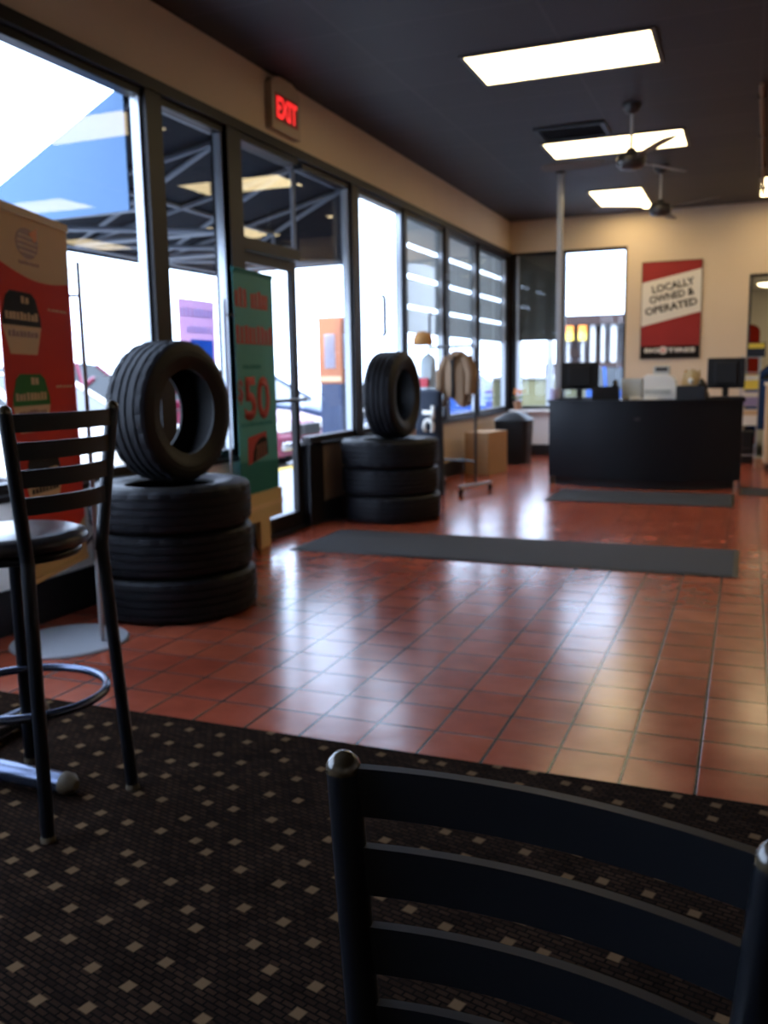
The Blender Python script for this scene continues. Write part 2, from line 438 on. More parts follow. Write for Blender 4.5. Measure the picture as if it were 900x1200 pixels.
# back wall with two windows and a wide opening to the service bay
b = MB()
W1, W2 = (-3.13, -2.52), (-2.436, -1.594)
OP = (-0.028, 1.15, 2.42)
b.box(XW-WT, XR, YB, YB+WT, ZH, ZC)
b.box(W2[1], OP[0], YB, YB+WT, 0, ZH)
b.box(OP[0], OP[1], YB, YB+WT, OP[2], ZH)
b.box(OP[1], XR, YB, YB+WT, 0, ZH)
struct('wall_back', b, 'wall')
struct('wall_back_low', MB().box(XW-WT, W2[1], YB, YB+WT, 0, ZS-0.03), 'wall_pale')
struct('baseboard_back', MB().box(XW, OP[0], YB-0.022, YB, 0, 0.16), 'black')
struct('trim_back_sill', MB().box(XW, W2[1]+0.03, YB-0.14, YB+0.1, ZS-0.03, ZS), 'wall_pale')
for k, (x0, x1) in enumerate((W1, W2)):
    b = MB()
    for xa, xb in ((x0-0.10 if k == 0 else x0-0.04, x0), (x1, x1+0.04 if k == 0 else x1+0.0)):
        if xb > xa: b.box(xa, xb, YB+0.0, YB+0.12, ZS, ZH)
    b.box(x0, x1, YB+0.01, YB+0.11, ZS, ZS+0.05); b.box(x0, x1, YB+0.01, YB+0.11, ZH-0.04, ZH)
    if k == 1: b.box(x1-0.03, x1, YB+0.02, YB+0.11, ZS, ZH)
    w = struct('window_%d' % (wn+1+k), b, 'bronze')
    MB().box(x0, x1, YB+0.055, YB+0.061, ZS+0.03, ZH-0.02).build('pane', 'glass', w)
    if k == 0: MB().box(x0, x0+0.03, YB+0.005, YB+0.045, ZS+0.05, ZH-0.04).build('glazing_stop', 'alum', w)
b = MB(); b.box(OP[0]-0.0, OP[0]+0.03, YB-0.01, YB+WT+0.01, 0, OP[2]); b.box(OP[1]-0.03, OP[1], YB-0.01, YB+WT+0.01, 0, OP[2]); b.box(OP[0], OP[1], YB-0.01, YB+WT+0.01, OP[2]-0.03, OP[2])
struct('door_2', b, 'darkgrey')
struct('wall_right', MB().box(XR, XR+WT, YF, YB+WT, 0, ZC), 'wall')
struct('wall_front', MB().box(XW-WT, XR+WT, YF-WT, YF, 0, ZC), 'wall')
# service bay seen through the opening
b = MB(); b.box(-1.4, 4.2, 23.4, 23.5, 0, 3.3); b.box(-1.5, -1.4, YB+WT, 23.5, 0, 3.3); b.box(4.2, 4.3, YB+WT, 23.5, 0, 3.3)
struct('wall_bay', b, 'wall_pale')
struct('floor_bay', MB().box(-1.5, 4.3, YB+WT, 23.5, -0.1, 0.0), 'walk')
struct('ceiling_bay', MB().box(-1.5, 4.3, YB+WT, 23.5, 3.0, 3.1), 'wall_pale')

# ------------------------------------------------------------------ ceiling fixtures
def ceiling_light(x0, x1, y0, y1, label, z=ZC):
    t = thing('ceiling_light', label, 'light', ((x0+x1)/2, (y0+y1)/2, z), 0, 'fluorescent panels in the black ceiling')
    hx, hy = (x1-x0)/2, (y1-y0)/2
    f = MB(); e = 0.028
    for a in ((-hx-e, hx+e, -hy-e, -hy), (-hx-e, hx+e, hy, hy+e), (-hx-e, -hx, -hy, hy), (hx, hx+e, -hy, hy)): f.box(*a, -0.012, 0.0)
    f.build('frame', 'darkgrey', t)
    MB().box(-hx, hx, -hy, hy, -0.008, -0.001).build('diffuser', 'lamp', t)
    return t
ceiling_light(-1.877, -0.657, 6.225, 6.85, 'large lit ceiling panel closest to the camera, above the first floor mat')
ceiling_light(-1.877, -0.63, 8.79, 9.42, 'lit ceiling panel crossed by the rod of the nearer ceiling fan')
ceiling_light(-1.85, -1.25, 11.28, 12.73, 'lit ceiling panel running lengthwise nearest the back wall, above the reception counter')
ceiling_light(0.055, 0.66, 11.34, 12.55, 'lit ceiling panel cut off by the right edge of the photo')
ceiling_light(1.0, 2.2, 6.225, 6.85, 'lit ceiling panel on the right half of the room, in line with the largest one')
ceiling_light(1.0, 2.2, 8.79, 9.42, 'lit ceiling panel on the right half of the room, in line with the nearer fan')
ceiling_light(2.8, 3.4, 11.34, 12.55, 'lit ceiling panel in the far right corner of the room')
t = thing('ceiling_light', 'round lit lamp on the ceiling beyond the wall opening', 'light', (0.35, 20.9, 3.0))
MB().lathe([(0.28, 0), (0.28, -0.03), (0.25, -0.05)], 32).build('rim', 'steel', t, 40)
MB().lathe([(0.25, -0.05), (0.2, -0.09), (0.1, -0.11), (0.0001, -0.115)], 32).build('diffuser', 'lamp', t, 60)

ceiling_light(1.4, 2.6, 13.9, 14.5, 'added unseen light panel on the service bay ceiling above the parked blue vehicle', 3.0)  # three out-of-view bay panels, added to brighten the room beyond the opening
ceiling_light(0.9, 2.1, 17.6, 18.2, 'added unseen light panel on the service bay ceiling past the dark red locker', 3.0)
ceiling_light(1.3, 2.5, 22.3, 22.9, 'added unseen light panel on the service bay ceiling nearest its far wall', 3.0)
t = thing('ceiling_vent', 'black louvred air vent in the ceiling beside the second lit panel', 'vent', (-1.54, 8.46, ZC))
f = MB()
for a in ((-0.31, 0.31, -0.24, -0.20), (-0.31, 0.31, 0.20, 0.24), (-0.31, -0.27, -0.2, 0.2), (0.27, 0.31, -0.2, 0.2)): f.box(*a, -0.02, 0)
f.build('frame', 'plasticblack', t)
for k in range(7):
    y = -0.17 + k*0.057
    MB().box(-0.27, 0.27, -0.022, 0.022, -0.002, 0.002, m=Matrix.Translation((0, y, -0.012)) @ Matrix.Rotation(0.25, 4, 'X')).build('louvre', 'plasticblack', t)

def ceiling_fan(loc, a0, label):
    t = thing('ceiling_fan', label, 'ceiling fan', loc, 0, 'black three-bladed ceiling fans')
    MB().lathe([(0.001, 0), (0.075, 0), (0.075, -0.02), (0.05, -0.06), (0.02, -0.075)], 24).build('canopy', 'darkgrey', t, 40)
    MB().tube([(0, 0, -0.07), (0, 0, -0.36)], 0.013).build('rod', 'steel', t, 40)
    MB().lathe([(0.013, -0.33), (0.035, -0.34), (0.045, -0.37), (0.10, -0.385), (0.115, -0.41), (0.115, -0.46), (0.09, -0.49), (0.04, -0.505), (0.001, -0.507)], 32).build('motor_housing', 'darkgrey', t, 40)
    for k in range(3):
        a = math.radians(a0 + 120*k)
        mt = Matrix.Rotation(a, 4, 'Z') @ Matrix.Translation((0, 0, -0.425)) @ Matrix.Rotation(0.2, 4, 'X')
        out = [(0.20, -0.045), (0.30, -0.06), (0.60, -0.07), (0.70, -0.06), (0.735, -0.02), (0.735, 0.02), (0.70, 0.06), (0.60, 0.07), (0.30, 0.06), (0.20, 0.045)]
        bl = MB().prism(out, -0.004, 0.004, mt).build('blade', 'blade', t)
        MB().prism([(0.10, -0.018), (0.24, -0.03), (0.24, 0.03), (0.10, 0.018)], -0.010, -0.004, mt).build('bracket', 'darkgrey', bl)
    return t
ceiling_fan((-0.955, 7.86, ZC), 180, 'nearer black ceiling fan on a short rod, hanging in front of the second lit panel')
ceiling_fan((-0.938, 10.3, ZC), 205, 'farther black ceiling fan, hanging near the back wall beside the third lit panel')

t = thing('ceiling_conduit', 'thin grey conduit running along the dark ceiling at the right edge', 'conduit', (0, 0, ZC))
MB().tube([(0.007, 7.67, -0.02), (0.085, 12.3, -0.02)], 0.018).build('pipe', 'brown', t, 40)
for k in range(4):
    y = 8.0 + k*1.3
    MB().box(0.007+(y-7.67)*0.0168-0.03, 0.007+(y-7.67)*0.0168+0.03, y-0.012, y+0.012, -0.04, 0).build('clip', 'darkgrey', t)

t = thing('power_pole', 'slim grey pole from ceiling to floor behind the left end of the counter', 'pole', (-1.955, 10.08, 0))
MB().box(-0.03, 0.03, -0.03, 0.03, 0.0, ZC, 0.006).build('shaft', 'greymetal', t)
MB().box(-0.045, 0.045, -0.045, 0.045, ZC-0.02, ZC).build('ceiling_plate', 'darkgrey', t)
MB().box(-0.05, 0.05, -0.05, 0.05, 0, 0.015).build('foot_plate', 'darkgrey', t)

# exit sign flat on the left wall above the door
t = thing('exit_sign', 'beige exit sign with glowing red letters on the wall above the entrance', 'exit sign', (XW+0.001, 6.11, 3.10))
hm = frame((0, 0, 0), (0, 1, 0), (0, 0, 1))     # local x -> +y, local y -> z, local z -> +x
MB().prism([(-0.215, -0.165), (0.215, -0.165), (0.215, 0.15), (0.17, 0.185), (0.10, 0.205), (-0.10, 0.205), (-0.17, 0.185), (-0.215, 0.15)], 0.0, 0.055, hm).build('housing', 'exithousing', t)
MB().prism([(-0.17, -0.10), (0.17, -0.10), (0.17, 0.085), (-0.17, 0.085)], 0.055, 0.058, hm).build('face_plate', 'exitface', t)
text('lettering', 'EXIT', 'exitred', frame((0.059, 0, -0.008), (0, 1, 0), (0, 0, 1)), t, width=0.31, height=0.145, bold=0.035, depth=0.002)

# ------------------------------------------------------------------ poster on the back wall
t = thing('poster', 'red wall poster with a slanted white band of black lettering', 'poster', (-1.003, YB-0.003, 2.0))
pm = frame((0, 0, 0), (1, 0, 0), (0, 0, 1))     # local z -> -y (towards the room)
HW, HH = 0.382, 0.64
MB().prism([(-HW, -HH), (HW, -HH), (HW, HH), (-HW, HH)], 0.0, 0.012, pm).build('backing', 'posterred', t)
b = MB()
for a in ((-HW-0.008, -HW, -HH-0.008, HH+0.008), (HW, HW+0.008, -HH-0.008, HH+0.008), (-HW, HW, -HH-0.008, -HH), (-HW, HW, HH, HH+0.008)):
    b.prism([(a[0], a[2]), (a[1], a[2]), (a[1], a[3]), (a[0], a[3])], 0.0, 0.016, pm)
b.build('poster_frame', 'darkgrey', t)
MB().prism([(-HW, -0.21), (HW, -0.03), (HW, 0.53), (-HW, 0.37)], 0.012, 0.014, pm).build('white_band', 'inkwhite', t)
MB().prism([(-HW, -HH), (HW, -HH), (HW, -0.475), (-HW, -0.475)], 0.012, 0.014, pm).build('black_band', 'ink', t)
for s_, x, z, w in (('LOCALLY', 0.02, 0.325, 0.55), ('OWNED &', 0.005, 0.19, 0.58), ('OPERATED', 0.0, 0.045, 0.68)):
    c, sn = math.cos(0.19), math.sin(0.19)
    text('lettering', s_, 'ink', frame((x, -0.0142, z), (c, 0, sn), (-sn, 0, c)), t, width=w, height=0.10, bold=0.03, depth=0.0015)
text('lettering', 'BIG', 'inkwhite', frame((-0.235, -0.0142, -0.535), (1, 0, 0), (0, 0, 1)), t, width=0.19, height=0.06, bold=0.04, depth=0.0015)
MB().prism(ellipse(-0.085, -0.535, 0.055, 0.052), 0.0142, 0.0155, pm).build('disc_mark', 'inkwhite', t)
text('lettering', 'O', 'red', frame((-0.085, -0.0157, -0.535), (1, 0, 0), (0, 0, 1)), t, width=0.06, height=0.06, bold=0.04, depth=0.001)
text('lettering', 'TIRES', 'inkwhite', frame((0.15, -0.0142, -0.535), (1, 0, 0), (0, 0, 1)), t, width=0.36, height=0.06, bold=0.04, depth=0.0015)

# ------------------------------------------------------------------ floor mats
def floor_mat(x0, x1, y0, y1, label):
    t = thing('floor_mat', label, 'floor mat', ((x0+x1)/2, (y0+y1)/2, 0), 0)
    hx, hy = (x1-x0)/2, (y1-y0)/2
    MB().box(-hx, hx, -hy, hy, 0.001, 0.006, 0.002).build('rubber_edge', 'plasticblack', t)
    MB().box(-hx+0.03, hx-0.03, -hy+0.03, hy-0.03, 0.006, 0.009).build('pile', 'mat', t)
floor_mat(-2.92, -0.006, 5.46, 6.33, 'long charcoal floor mat lying across the red tiles by the entrance')
floor_mat(-1.74, -0.068, 8.33, 9.22, 'charcoal floor mat lying in front of the black counter')
floor_mat(-0.035, 1.2, 9.15, 9.75, 'dark floor mat to the right of the counter, cut off by the photo edge')

# ------------------------------------------------------------------ tires
def tire_parts(t, R, W, rim):
    """tire lying flat: axis along local Z, base at z = 0"""
    N = 96
    h = W/2
    prof = []
    # tread band with four circumferential grooves
    zs = [-0.44, -0.285, -0.265, -0.235, -0.215, -0.085, -0.065, -0.035, -0.015]
    full = [(-0.46, -0.018), (-0.40, -0.004), (-0.30, 0), (-0.295, -0.009), (-0.245, -0.009), (-0.24, 0), (-0.11, 0.001), (-0.105, -0.009), (-0.055, -0.009), (-0.05, 0.001)]
    full = full + [(-a, d) for a, d in full[::-1]]
    tread = [(R + d, h + a*W) for a, d in full]
    def rf(j, k, r):
        if j in (0, 1, 2, len(full)-1, len(full)-2, len(full)-3) and k % 4 == 0: return r - 0.007
        if 5 <= j <= len(full)-6 and k % 6 == (j % 3) and abs(full[j][1]) < 0.003: return r - 0.004
        return r
    MB().lathe(tread, N, rfun=rf, m=None).build('tread', 'rubber', t, 30) if False else None
    m = MB()
    rings = []
    for j, (r, z) in enumerate(tread):
        rings.append([m.bm.verts.new((rf(j, k, r)*math.cos(2*PI*k/N), rf(j, k, r)*math.sin(2*PI*k/N), z)) for k in range(N)])
    for j in range(len(tread)-1):
        for k in range(N): m.bm.faces.new((rings[j][k], rings[j][(k+1)%N], rings[j+1][(k+1)%N], rings[j+1][k]))
    m.build('tread', 'rubber', t, 25)
    # both sidewalls and the inner liner
    a = [(R-0.018, -0.46), (R-0.03, -0.485), (R-0.06, -0.50), (R-0.062, -0.492), (R-0.075, -0.492), (R-0.078, -0.50), ((R+rim)/2, -0.50), (rim+0.035, -0.475), (rim+0.03, -0.46), (rim+0.012, -0.455), (rim, -0.43), (rim, -0.38)]
    inner = [(rim+0.02, -0.37), ((R+rim)/2, -0.42), (R-0.03, -0.36), (R-0.022, 0.0)]
    half = a + inner
    prof = [(r, h + z*W) for r, z in half] + [(r, h - z*W) for r, z in half[-2::-1]]
    m = MB(); rings = []
    for r, z in prof: rings.append([m.bm.verts.new((r*math.cos(2*PI*k/N), r*math.sin(2*PI*k/N), z)) for k in range(N)])
    for j in range(len(prof)-1):
        for k in range(N): m.bm.faces.new((rings[j][k], rings[j][(k+1)%N], rings[j+1][(k+1)%N], rings[j+1][k]))
    m.build('sidewall', 'sidewall', t, 35)
TH = 0.224
big = thing('tire', 'bottom tire of the near stack, lying flat on the red tiles', 'tire', (0, 0, 0), 0, 'black tires in the two stacks')
tire_parts(big, 0.413, TH, 0.23)
S1, S2 = (-2.765, 3.905), (-2.765, 7.03)
words = ['bottom', 'middle', 'top']
for si, (s, nm) in enumerate(((S1, 'near stack beside the bar stool'), (S2, 'far stack beyond the entrance'))):
    for k in range(3):
        o = big if (si == 0 and k == 0) else dup(big)
        o.location = (s[0] + (0.006, -0.012, -0.006)[k], s[1] + (0, 0.01, -0.012)[k], 0.001 + k*(TH + 0.001))
        o.rotation_euler = (0, 0, 0.7*k + si)
        o['label'] = '%s flat-lying black tire of the three in the %s' % (words[k], nm)
stand = thing('tire', 'x', 'tire', (0, 0, 0), 0, 'upright display tires')
tire_parts(stand, 0.356, 0.262, 0.212)
ROT = (0, PI/2, 0)
for i, (s, lab) in enumerate(((S1, 'black tire standing upright on the near stack, beside the red banner'), (S2, 'black tire standing upright on the far stack, in front of the garment rack'))):
    o = stand if i == 0 else dup(stand)
    o.rotation_mode = 'XYZ'
    o['label'] = lab
    yaw = (-0.08, -0.02)[i]
    o.rotation_euler = (Matrix.Rotation(yaw, 3, 'Z') @ Matrix.Rotation(PI/2, 3, 'Y')).to_euler()
    zt = 0.001 + 3*(TH+0.001) + 0.356
    o.location = (s[0] + (-0.096, -0.100)[i], s[1] + (-0.02, -0.02)[i], zt)

# ------------------------------------------------------------------ banners on pole stands
def sheet(poly, mtx, t0, t1): return MB().prism(poly, t0, t1, mtx)
# red banner: right edge at the pole, running back to the left towards the camera
th = math.radians(18)
dirv = Vector((-math.sin(th), math.cos(th), 0))          # towards the right-hand (far) edge
t = thing('banner_stand', 'red and cream banner with tire labels on a grey pole stand, behind the bar stool', 'banner', (-2.735, 3.185, 0))
bw = 0.632
m0 = frame(-dirv*bw, dirv, (0, 0, 1))                    # local z = dirv x up  -> towards the room
def red(poly, name, m, a=0.002, b_=0.0035): return MB().prism(poly, a, b_, m0).build(name, m, t)
zb, zt_ = 0.42, 1.84
MB().prism([(0, zb), (bw, zb), (bw, zt_), (0, zt_)], -0.002, 0.002, m0).build('sheet', 'red', t)
MB().prism([(0, zb), (bw, zb), (bw, zt_), (0, zt_)], -0.004, -0.0021, m0).build('white_back', 'paper', t)
curve = [(bw*i/14, 1.605 + 0.035*(1-i/14) - 0.035*math.sin(PI*i/14)) for i in range(15)]
red([(0, zt_-0.012)] + curve + [(bw, zt_-0.012)], 'cream_field', 'cream')
MB().prism([(0, zt_-0.02), (bw, zt_-0.02), (bw, zt_+0.012), (0, zt_+0.012)], -0.012, 0.012, m0).build('top_rail', 'tan', t)
red(ellipse(0.25, 1.725, 0.095, 0.058), 'round_emblem', 'logo', 0.0035, 0.005)
b = MB(); b.prism([(0.27, 1.765), (0.345, 1.795), (0.335, 1.745), (0.31, 1.735)], 0.005, 0.006, m0)
b.build('emblem_flame', 'orange', t)
b = MB()
for k in range(4): b.prism([(0.165+0.012*abs(k-1.5), 1.690+k*0.02), (0.335-0.012*abs(k-1.5), 1.685+k*0.02), (0.335-0.012*abs(k-1.5), 1.692+k*0.02), (0.165+0.012*abs(k-1.5), 1.697+k*0.02)], 0.005, 0.006, m0)
b.build('emblem_stripes', 'cream', t)
line(m0, 0.17, 0.35, 1.643, 0.014, 9, 0.0036, 0.0046, 1, 'small_print', 'logo', t)
# three printed oil-jug labels
def jug(cx, z0, z1, top, mid, seed, hw=0.125):
    h = z1-z0
    body = [(cx-hw*0.7, z0), (cx+hw*0.7, z0), (cx+hw, z0+h*0.45), (cx+hw*0.98, z0+h*0.55), (cx+hw*0.75, z1-0.02), (cx+hw*0.55, z1), (cx-hw*0.55, z1), (cx-hw*0.75, z1-0.02), (cx-hw*0.98, z0+h*0.55), (cx-hw, z0+h*0.45)]
    o = red(body, 'printed_jug', 'cream')
    MB().prism([(cx-hw, z0+h*0.46), (cx+hw, z0+h*0.46), (cx+hw*0.98, z0+h*0.6), (cx+hw*0.77, z1-0.02), (cx+hw*0.55, z1), (cx-hw*0.55, z1), (cx-hw*0.77, z1-0.02), (cx-hw*0.98, z0+h*0.6)], 0.0035, 0.0045, m0).build('jug_label', top, o)
    line(m0, cx-hw*0.85, cx+hw*0.85, z0+h*0.55, 0.032, 9, 0.0046, 0.0055, seed, 'label_print', 'cream', o); line(m0, cx+0.0, cx+hw*0.45, z0+h*0.82, 0.03, 2, 0.0046, 0.0055, seed+7, 'label_print', 'cream', o)

    line(m0, cx-hw*0.75, cx+hw*0.8, z0+h*0.28, 0.024, 8, 0.0036, 0.0046, seed+3, 'label_print', mid, o)
jug(0.165, 1.30, 1.535, 'ink', 'logo', 11, 0.16); jug(0.20, 1.00, 1.225, 'green', 'logo', 12, 0.16); jug(0.26, 0.69, 0.93, 'ink', 'ink', 13, 0.16)
line(m0, 0.40, 0.59, 1.48, 0.010, 5, 0.0022, 0.0032, 21, 'small_print', 'cream', t); line(m0, 0.43, 0.60, 1.17, 0.010, 5, 0.0022, 0.0032, 22, 'small_print', 'cream', t)

red([(0, zb), (bw, zb), (bw, 0.60), (0.52, 0.545), (0.38, 0.52), (0.0, 0.515)], 'tan_field', 'tan')
line(m0, 0.36, 0.50, 0.485, 0.035, 6, 0.0036, 0.0046, 31, 'footer_print', 'ink', t)
MB().prism([(0, zb-0.012), (bw, zb-0.012), (bw, zb+0.01), (0, zb+0.01)], -0.010, 0.010, m0).build('bottom_rail', 'tan', t)
px, py = 0.04, 0.02
MB().tube([(px, py, 0.02), (px, py, 0.55), (px-0.002, py, 1.70)], 0.0, 12, rs=[0.013, 0.012, 0.008]).build('pole', 'steel', t, 40)
MB().tube([(px, py, 1.56), (-0.02, 0.0, 1.56)], 0.006, 8).build('clip', 'darkgrey', t)
MB().tube([(px, py, 0.52), (-0.03, 0.0, 0.44)], 0.008, 8).build('clip', 'darkgrey', t)
MB().lathe([(0.001, 0.0), (0.262, 0.0), (0.265, 0.006), (0.258, 0.014), (0.05, 0.022), (0.001, 0.024)], 48, m=Matrix.Translation((-0.13, 0.0, 0.0))).build('round_base', 'greymetal', t, 40)

# teal banner by the door
th = math.radians(4)
dirv = Vector((-math.sin(th), math.cos(th), 0))
t = thing('banner_stand', 'teal banner with red lettering and a tire picture, standing left of the entrance door', 'banner', (-3.135, 5.20, 0))
bw = 0.61
m0 = frame((0, 0, 0), dirv, (0, 0, 1))
MB().prism([(0, 0.40), (bw, 0.40), (bw, 1.895), (0, 1.895)], -0.002, 0.002, m0).build('sheet', 'teal', t)
MB().prism([(0, 1.885), (bw, 1.885), (bw, 1.91), (0, 1.91)], -0.010, 0.010, m0).build('top_rail', 'tealdark', t)
MB().prism([(0, 0.40), (bw, 0.40), (bw, 0.60), (0, 0.63)], 0.002, 0.003, m0).build('dark_field', 'tealdark', t)

for q in ((0.02, 0.20, 1.66, 3, 41), (0.25, 0.53, 1.66, 5, 42), (0.02, 0.58, 1.42, 9, 43)): line(m0, q[0], q[1], q[2], 0.13, q[3], 0.002, 0.0035, q[4], 'headline_print', 'dullred', t)


text('lettering', '$', 'dullred', frame(m0 @ Vector((0.05, 1.10, 0.0022)), dirv, (0, 0, 1)), t, width=0.08, height=0.17, bold=0.03, depth=0.0015)
text('lettering', '50', 'dullred', frame(m0 @ Vector((0.30, 1.055, 0.0022)), dirv, (0, 0, 1)), t, width=0.40, height=0.30, bold=0.03, depth=0.0015)
line(m0, 0.10, 0.38, 1.255, 0.03, 9, 0.0022, 0.0032, 44, 'small_print', 'tealdark', t); line(m0, 0.04, 0.54, 0.865, 0.028, 14, 0.0022, 0.0032, 45, 'small_print', 'tealdark', t)

MB().prism([(0.12, 0.60), (0.44, 0.655), (0.42, 0.82), (0.13, 0.79)], 0.002, 0.0032, m0).build('red_square', 'dullred', t)
b = MB(); b.prism([(0.19, 0.615), (0.44, 0.66), (0.43, 0.765), (0.38, 0.785), (0.31, 0.775), (0.25, 0.745), (0.21, 0.69)], 0.0032, 0.0042, m0); b.build('tire_picture', 'ink', t)
b = MB()
for k in range(4):
    b.prism([(0.25+k*0.045, 0.63+k*0.008), (0.265+k*0.045, 0.632+k*0.008), (0.285+k*0.04, 0.735+k*0.004), (0.27+k*0.04, 0.733+k*0.004)], 0.0042, 0.005, m0)
b.build('tire_picture_grooves', 'logo', t)
MB().prism([(0.0, 0.20), (bw, 0.20), (bw, 0.40), (0.0, 0.40)], -0.02, 0.025, m0).build('cassette', 'tan', t)
MB().prism([(0.0, 0.285), (bw, 0.285), (bw, 0.315), (0.0, 0.315)], 0.025, 0.03, m0).build('cassette_ridge', 'cream', t)
for xa in (0.24,):
    MB().prism([(xa, 0.0), (xa+0.16, 0.0), (xa+0.16, 0.20), (xa, 0.20)], -0.018, 0.02, m0).build('foot', 'tan', t)
MB().tube([(-0.015, -0.085, 0.02), (-0.015, -0.085, 1.70)], 0.009).build('pole', 'steel', t, 40)
MB().tube([(-0.015, -0.085, 1.60), (0.0, 0.01, 1.60)], 0.006, 8).build('clip', 'darkgrey', t)
MB().tube([(-0.015, -0.085, 0.30), (0.0, 0.02, 0.30)], 0.008, 8).build('clip', 'darkgrey', t)
MB().lathe([(0.001, 0.0), (0.085, 0.0), (0.085, 0.015), (0.02, 0.025), (0.001, 0.025)], 32, m=Matrix.Translation((-0.005, -0.10, 0.0))).build('round_base', 'greymetal', t, 40)

# ------------------------------------------------------------------ ladder-back chair and bar stool
def ladder_back(t, half_top, half_seat, zseat, ztop, lean, slat_z, slat_h, bow, pr, xs=0.0):
    """back frame in local coords: back plane near y=0 at the seat, top leaning to +y; sitter side is -y"""
    def post(sx, z):
        f = (z - zseat)/(ztop - zseat)
        return Vector((sx*(half_seat + (half_top-half_seat)*f), lean*f, z))
    for sx in (-1, 1):
        p = MB(); p.tube([post(sx, zseat-0.02), post(sx, (zseat+ztop)/2), post(sx, ztop)], pr, 16)
        o = p.build('back_post', 'blackmetal', t, 40)
        e = post(sx, ztop); c = MB()
        c.lathe([(pr*1.02, -0.003), (pr*1.03, 0.003), (pr*0.85, 0.010), (pr*0.5, 0.016), (0.0005, 0.018)], 16, m=Matrix.Translation(e))
        c.build('finial_cap', 'cap', o, 40)
    for z in slat_z:
        a, c = post(-1, z), post(1, z)
        d = MB(); n = 20; vs = []
        for i in range(n+1):
            f = i/n; q = a.lerp(c, f); by = bow*(1-(2*f-1)**2)
            for (dy, dz) in ((-0.006, -slat_h/2), (0.006, -slat_h/2), (0.006, slat_h/2), (-0.006, slat_h/2)):
                vs.append((q.x, q.y + by + dy, q.z + dz))
        fs = []
        for i in range(n):
            A = 4*i; B = A+4
            for k in range(4): fs.append((A+k, A+(k+1)%4, B+(k+1)%4, B+k))
        fs += [(0, 3, 2, 1), (4*n, 4*n+1, 4*n+2, 4*n+3)]
        d.add(vs, fs); d.build('slat', 'blackwood', t, 30)
    return post

# foreground chair, its sitter side towards the camera
c = thing('ladder_back_chair', 'black ladder-back chair cut off at the bottom right, closest to the camera', 'chair', (-0.163, 0.742, 0.007), math.atan2(0.721-0.763, 0.400))
ladder_back(c, 0.201, 0.172, 0.45, 0.803, 0.012, [0.781, 0.699, 0.616, 0.533], 0.051, 0.029, 0.0175)
b = MB()
b.box(-0.19, 0.19, -0.40, 0.0, 0.435, 0.475, 0.018); b.build('seat', 'vinyl', c, 50)
b = MB()
for a in ((-0.18, 0.18, -0.39, -0.37), (-0.18, 0.18, -0.02, 0.0), (-0.18, -0.16, -0.37, -0.02), (0.16, 0.18, -0.37, -0.02)): b.box(*a, 0.41, 0.435)
b.build('seat_frame', 'blackmetal', c)
for sx in (-1, 1):
    MB().tube([(sx*0.16, 0.0, 0.45), (sx*0.175, 0.015, 0.22), (sx*0.19, 0.04, 0.012)], 0.0155, 14).build('leg', 'blackmetal', c, 40)
    MB().tube([(sx*0.165, -0.375, 0.43), (sx*0.185, -0.385, 0.012)], 0.0155, 14).build('leg', 'blackmetal', c, 40)
    MB().tube([(sx*0.176, 0.018, 0.2), (sx*0.176, -0.38, 0.2)], 0.009, 10).build('stretcher', 'blackmetal', c, 40)
for (x, y) in ((-0.19, 0.04), (0.19, 0.04), (-0.185, -0.385), (0.185, -0.385)):
    MB().lathe([(0.001, 0), (0.019, 0), (0.019, 0.012), (0.016, 0.018)], 14, m=Matrix.Translation((x, y, 0))).build('glide', 'glide', c, 40)

# bar stool: sitter side towards -x (rotate so local -y -> -x)
c = thing('bar_stool', 'tall black ladder-back bar stool with a round dark seat, standing on the carpet edge', 'bar stool', (-1.672, 1.868, 0.007), -PI/2 - 0.05)
ladder_back(c, 0.188, 0.135, 0.74, 1.118, 0.02, [1.090, 1.020, 0.950, 0.880], 0.045, 0.035, 0.0175)
MB().lathe([(0.001, 0.742), (0.19, 0.742), (0.204, 0.750), (0.207, 0.764), (0.20, 0.778), (0.17, 0.788), (0.09, 0.791), (0.001, 0.791)], 40, m=Matrix.Translation((0, -0.20, 0))).build('seat', 'vinyl', c, 50)
b = MB(); b.tube([(0.175*math.cos(a), -0.20 + 0.175*math.sin(a), 0.728) for a in [2*PI*k/36 for k in range(36)]], 0.0125, 10, closed=True)
b.build('seat_frame', 'blackmetal', c, 40)
FT = [(-0.165, 0.03), (0.165, 0.03), (-0.19, -0.40), (0.19, -0.40)]
SE = [(-0.135, 0.0), (0.135, 0.0), (-0.12, -0.325), (0.12, -0.325)]
for (fx, fy), (sx_, sy_) in zip(FT, SE):
    MB().tube([(sx_, sy_, 0.735), ((sx_*2+fx)/3, (sy_*2+fy)/3, 0.49), (fx, fy, 0.012)], 0.0175, 14).build('leg', 'blackmetal', c, 40)
    MB().lathe([(0.001, 0), (0.019, 0), (0.019, 0.012), (0.0165, 0.018)], 14, m=Matrix.Translation((fx, fy, 0))).build('glide', 'glide', c, 40)
b = MB(); b.tube([(0.215*math.cos(a), -0.19 + 0.225*math.sin(a), 0.322) for a in [2*PI*k/48 for k in range(48)]], 0.0125, 12, closed=True)
b.build('foot_ring', 'bluesteel', c, 40)

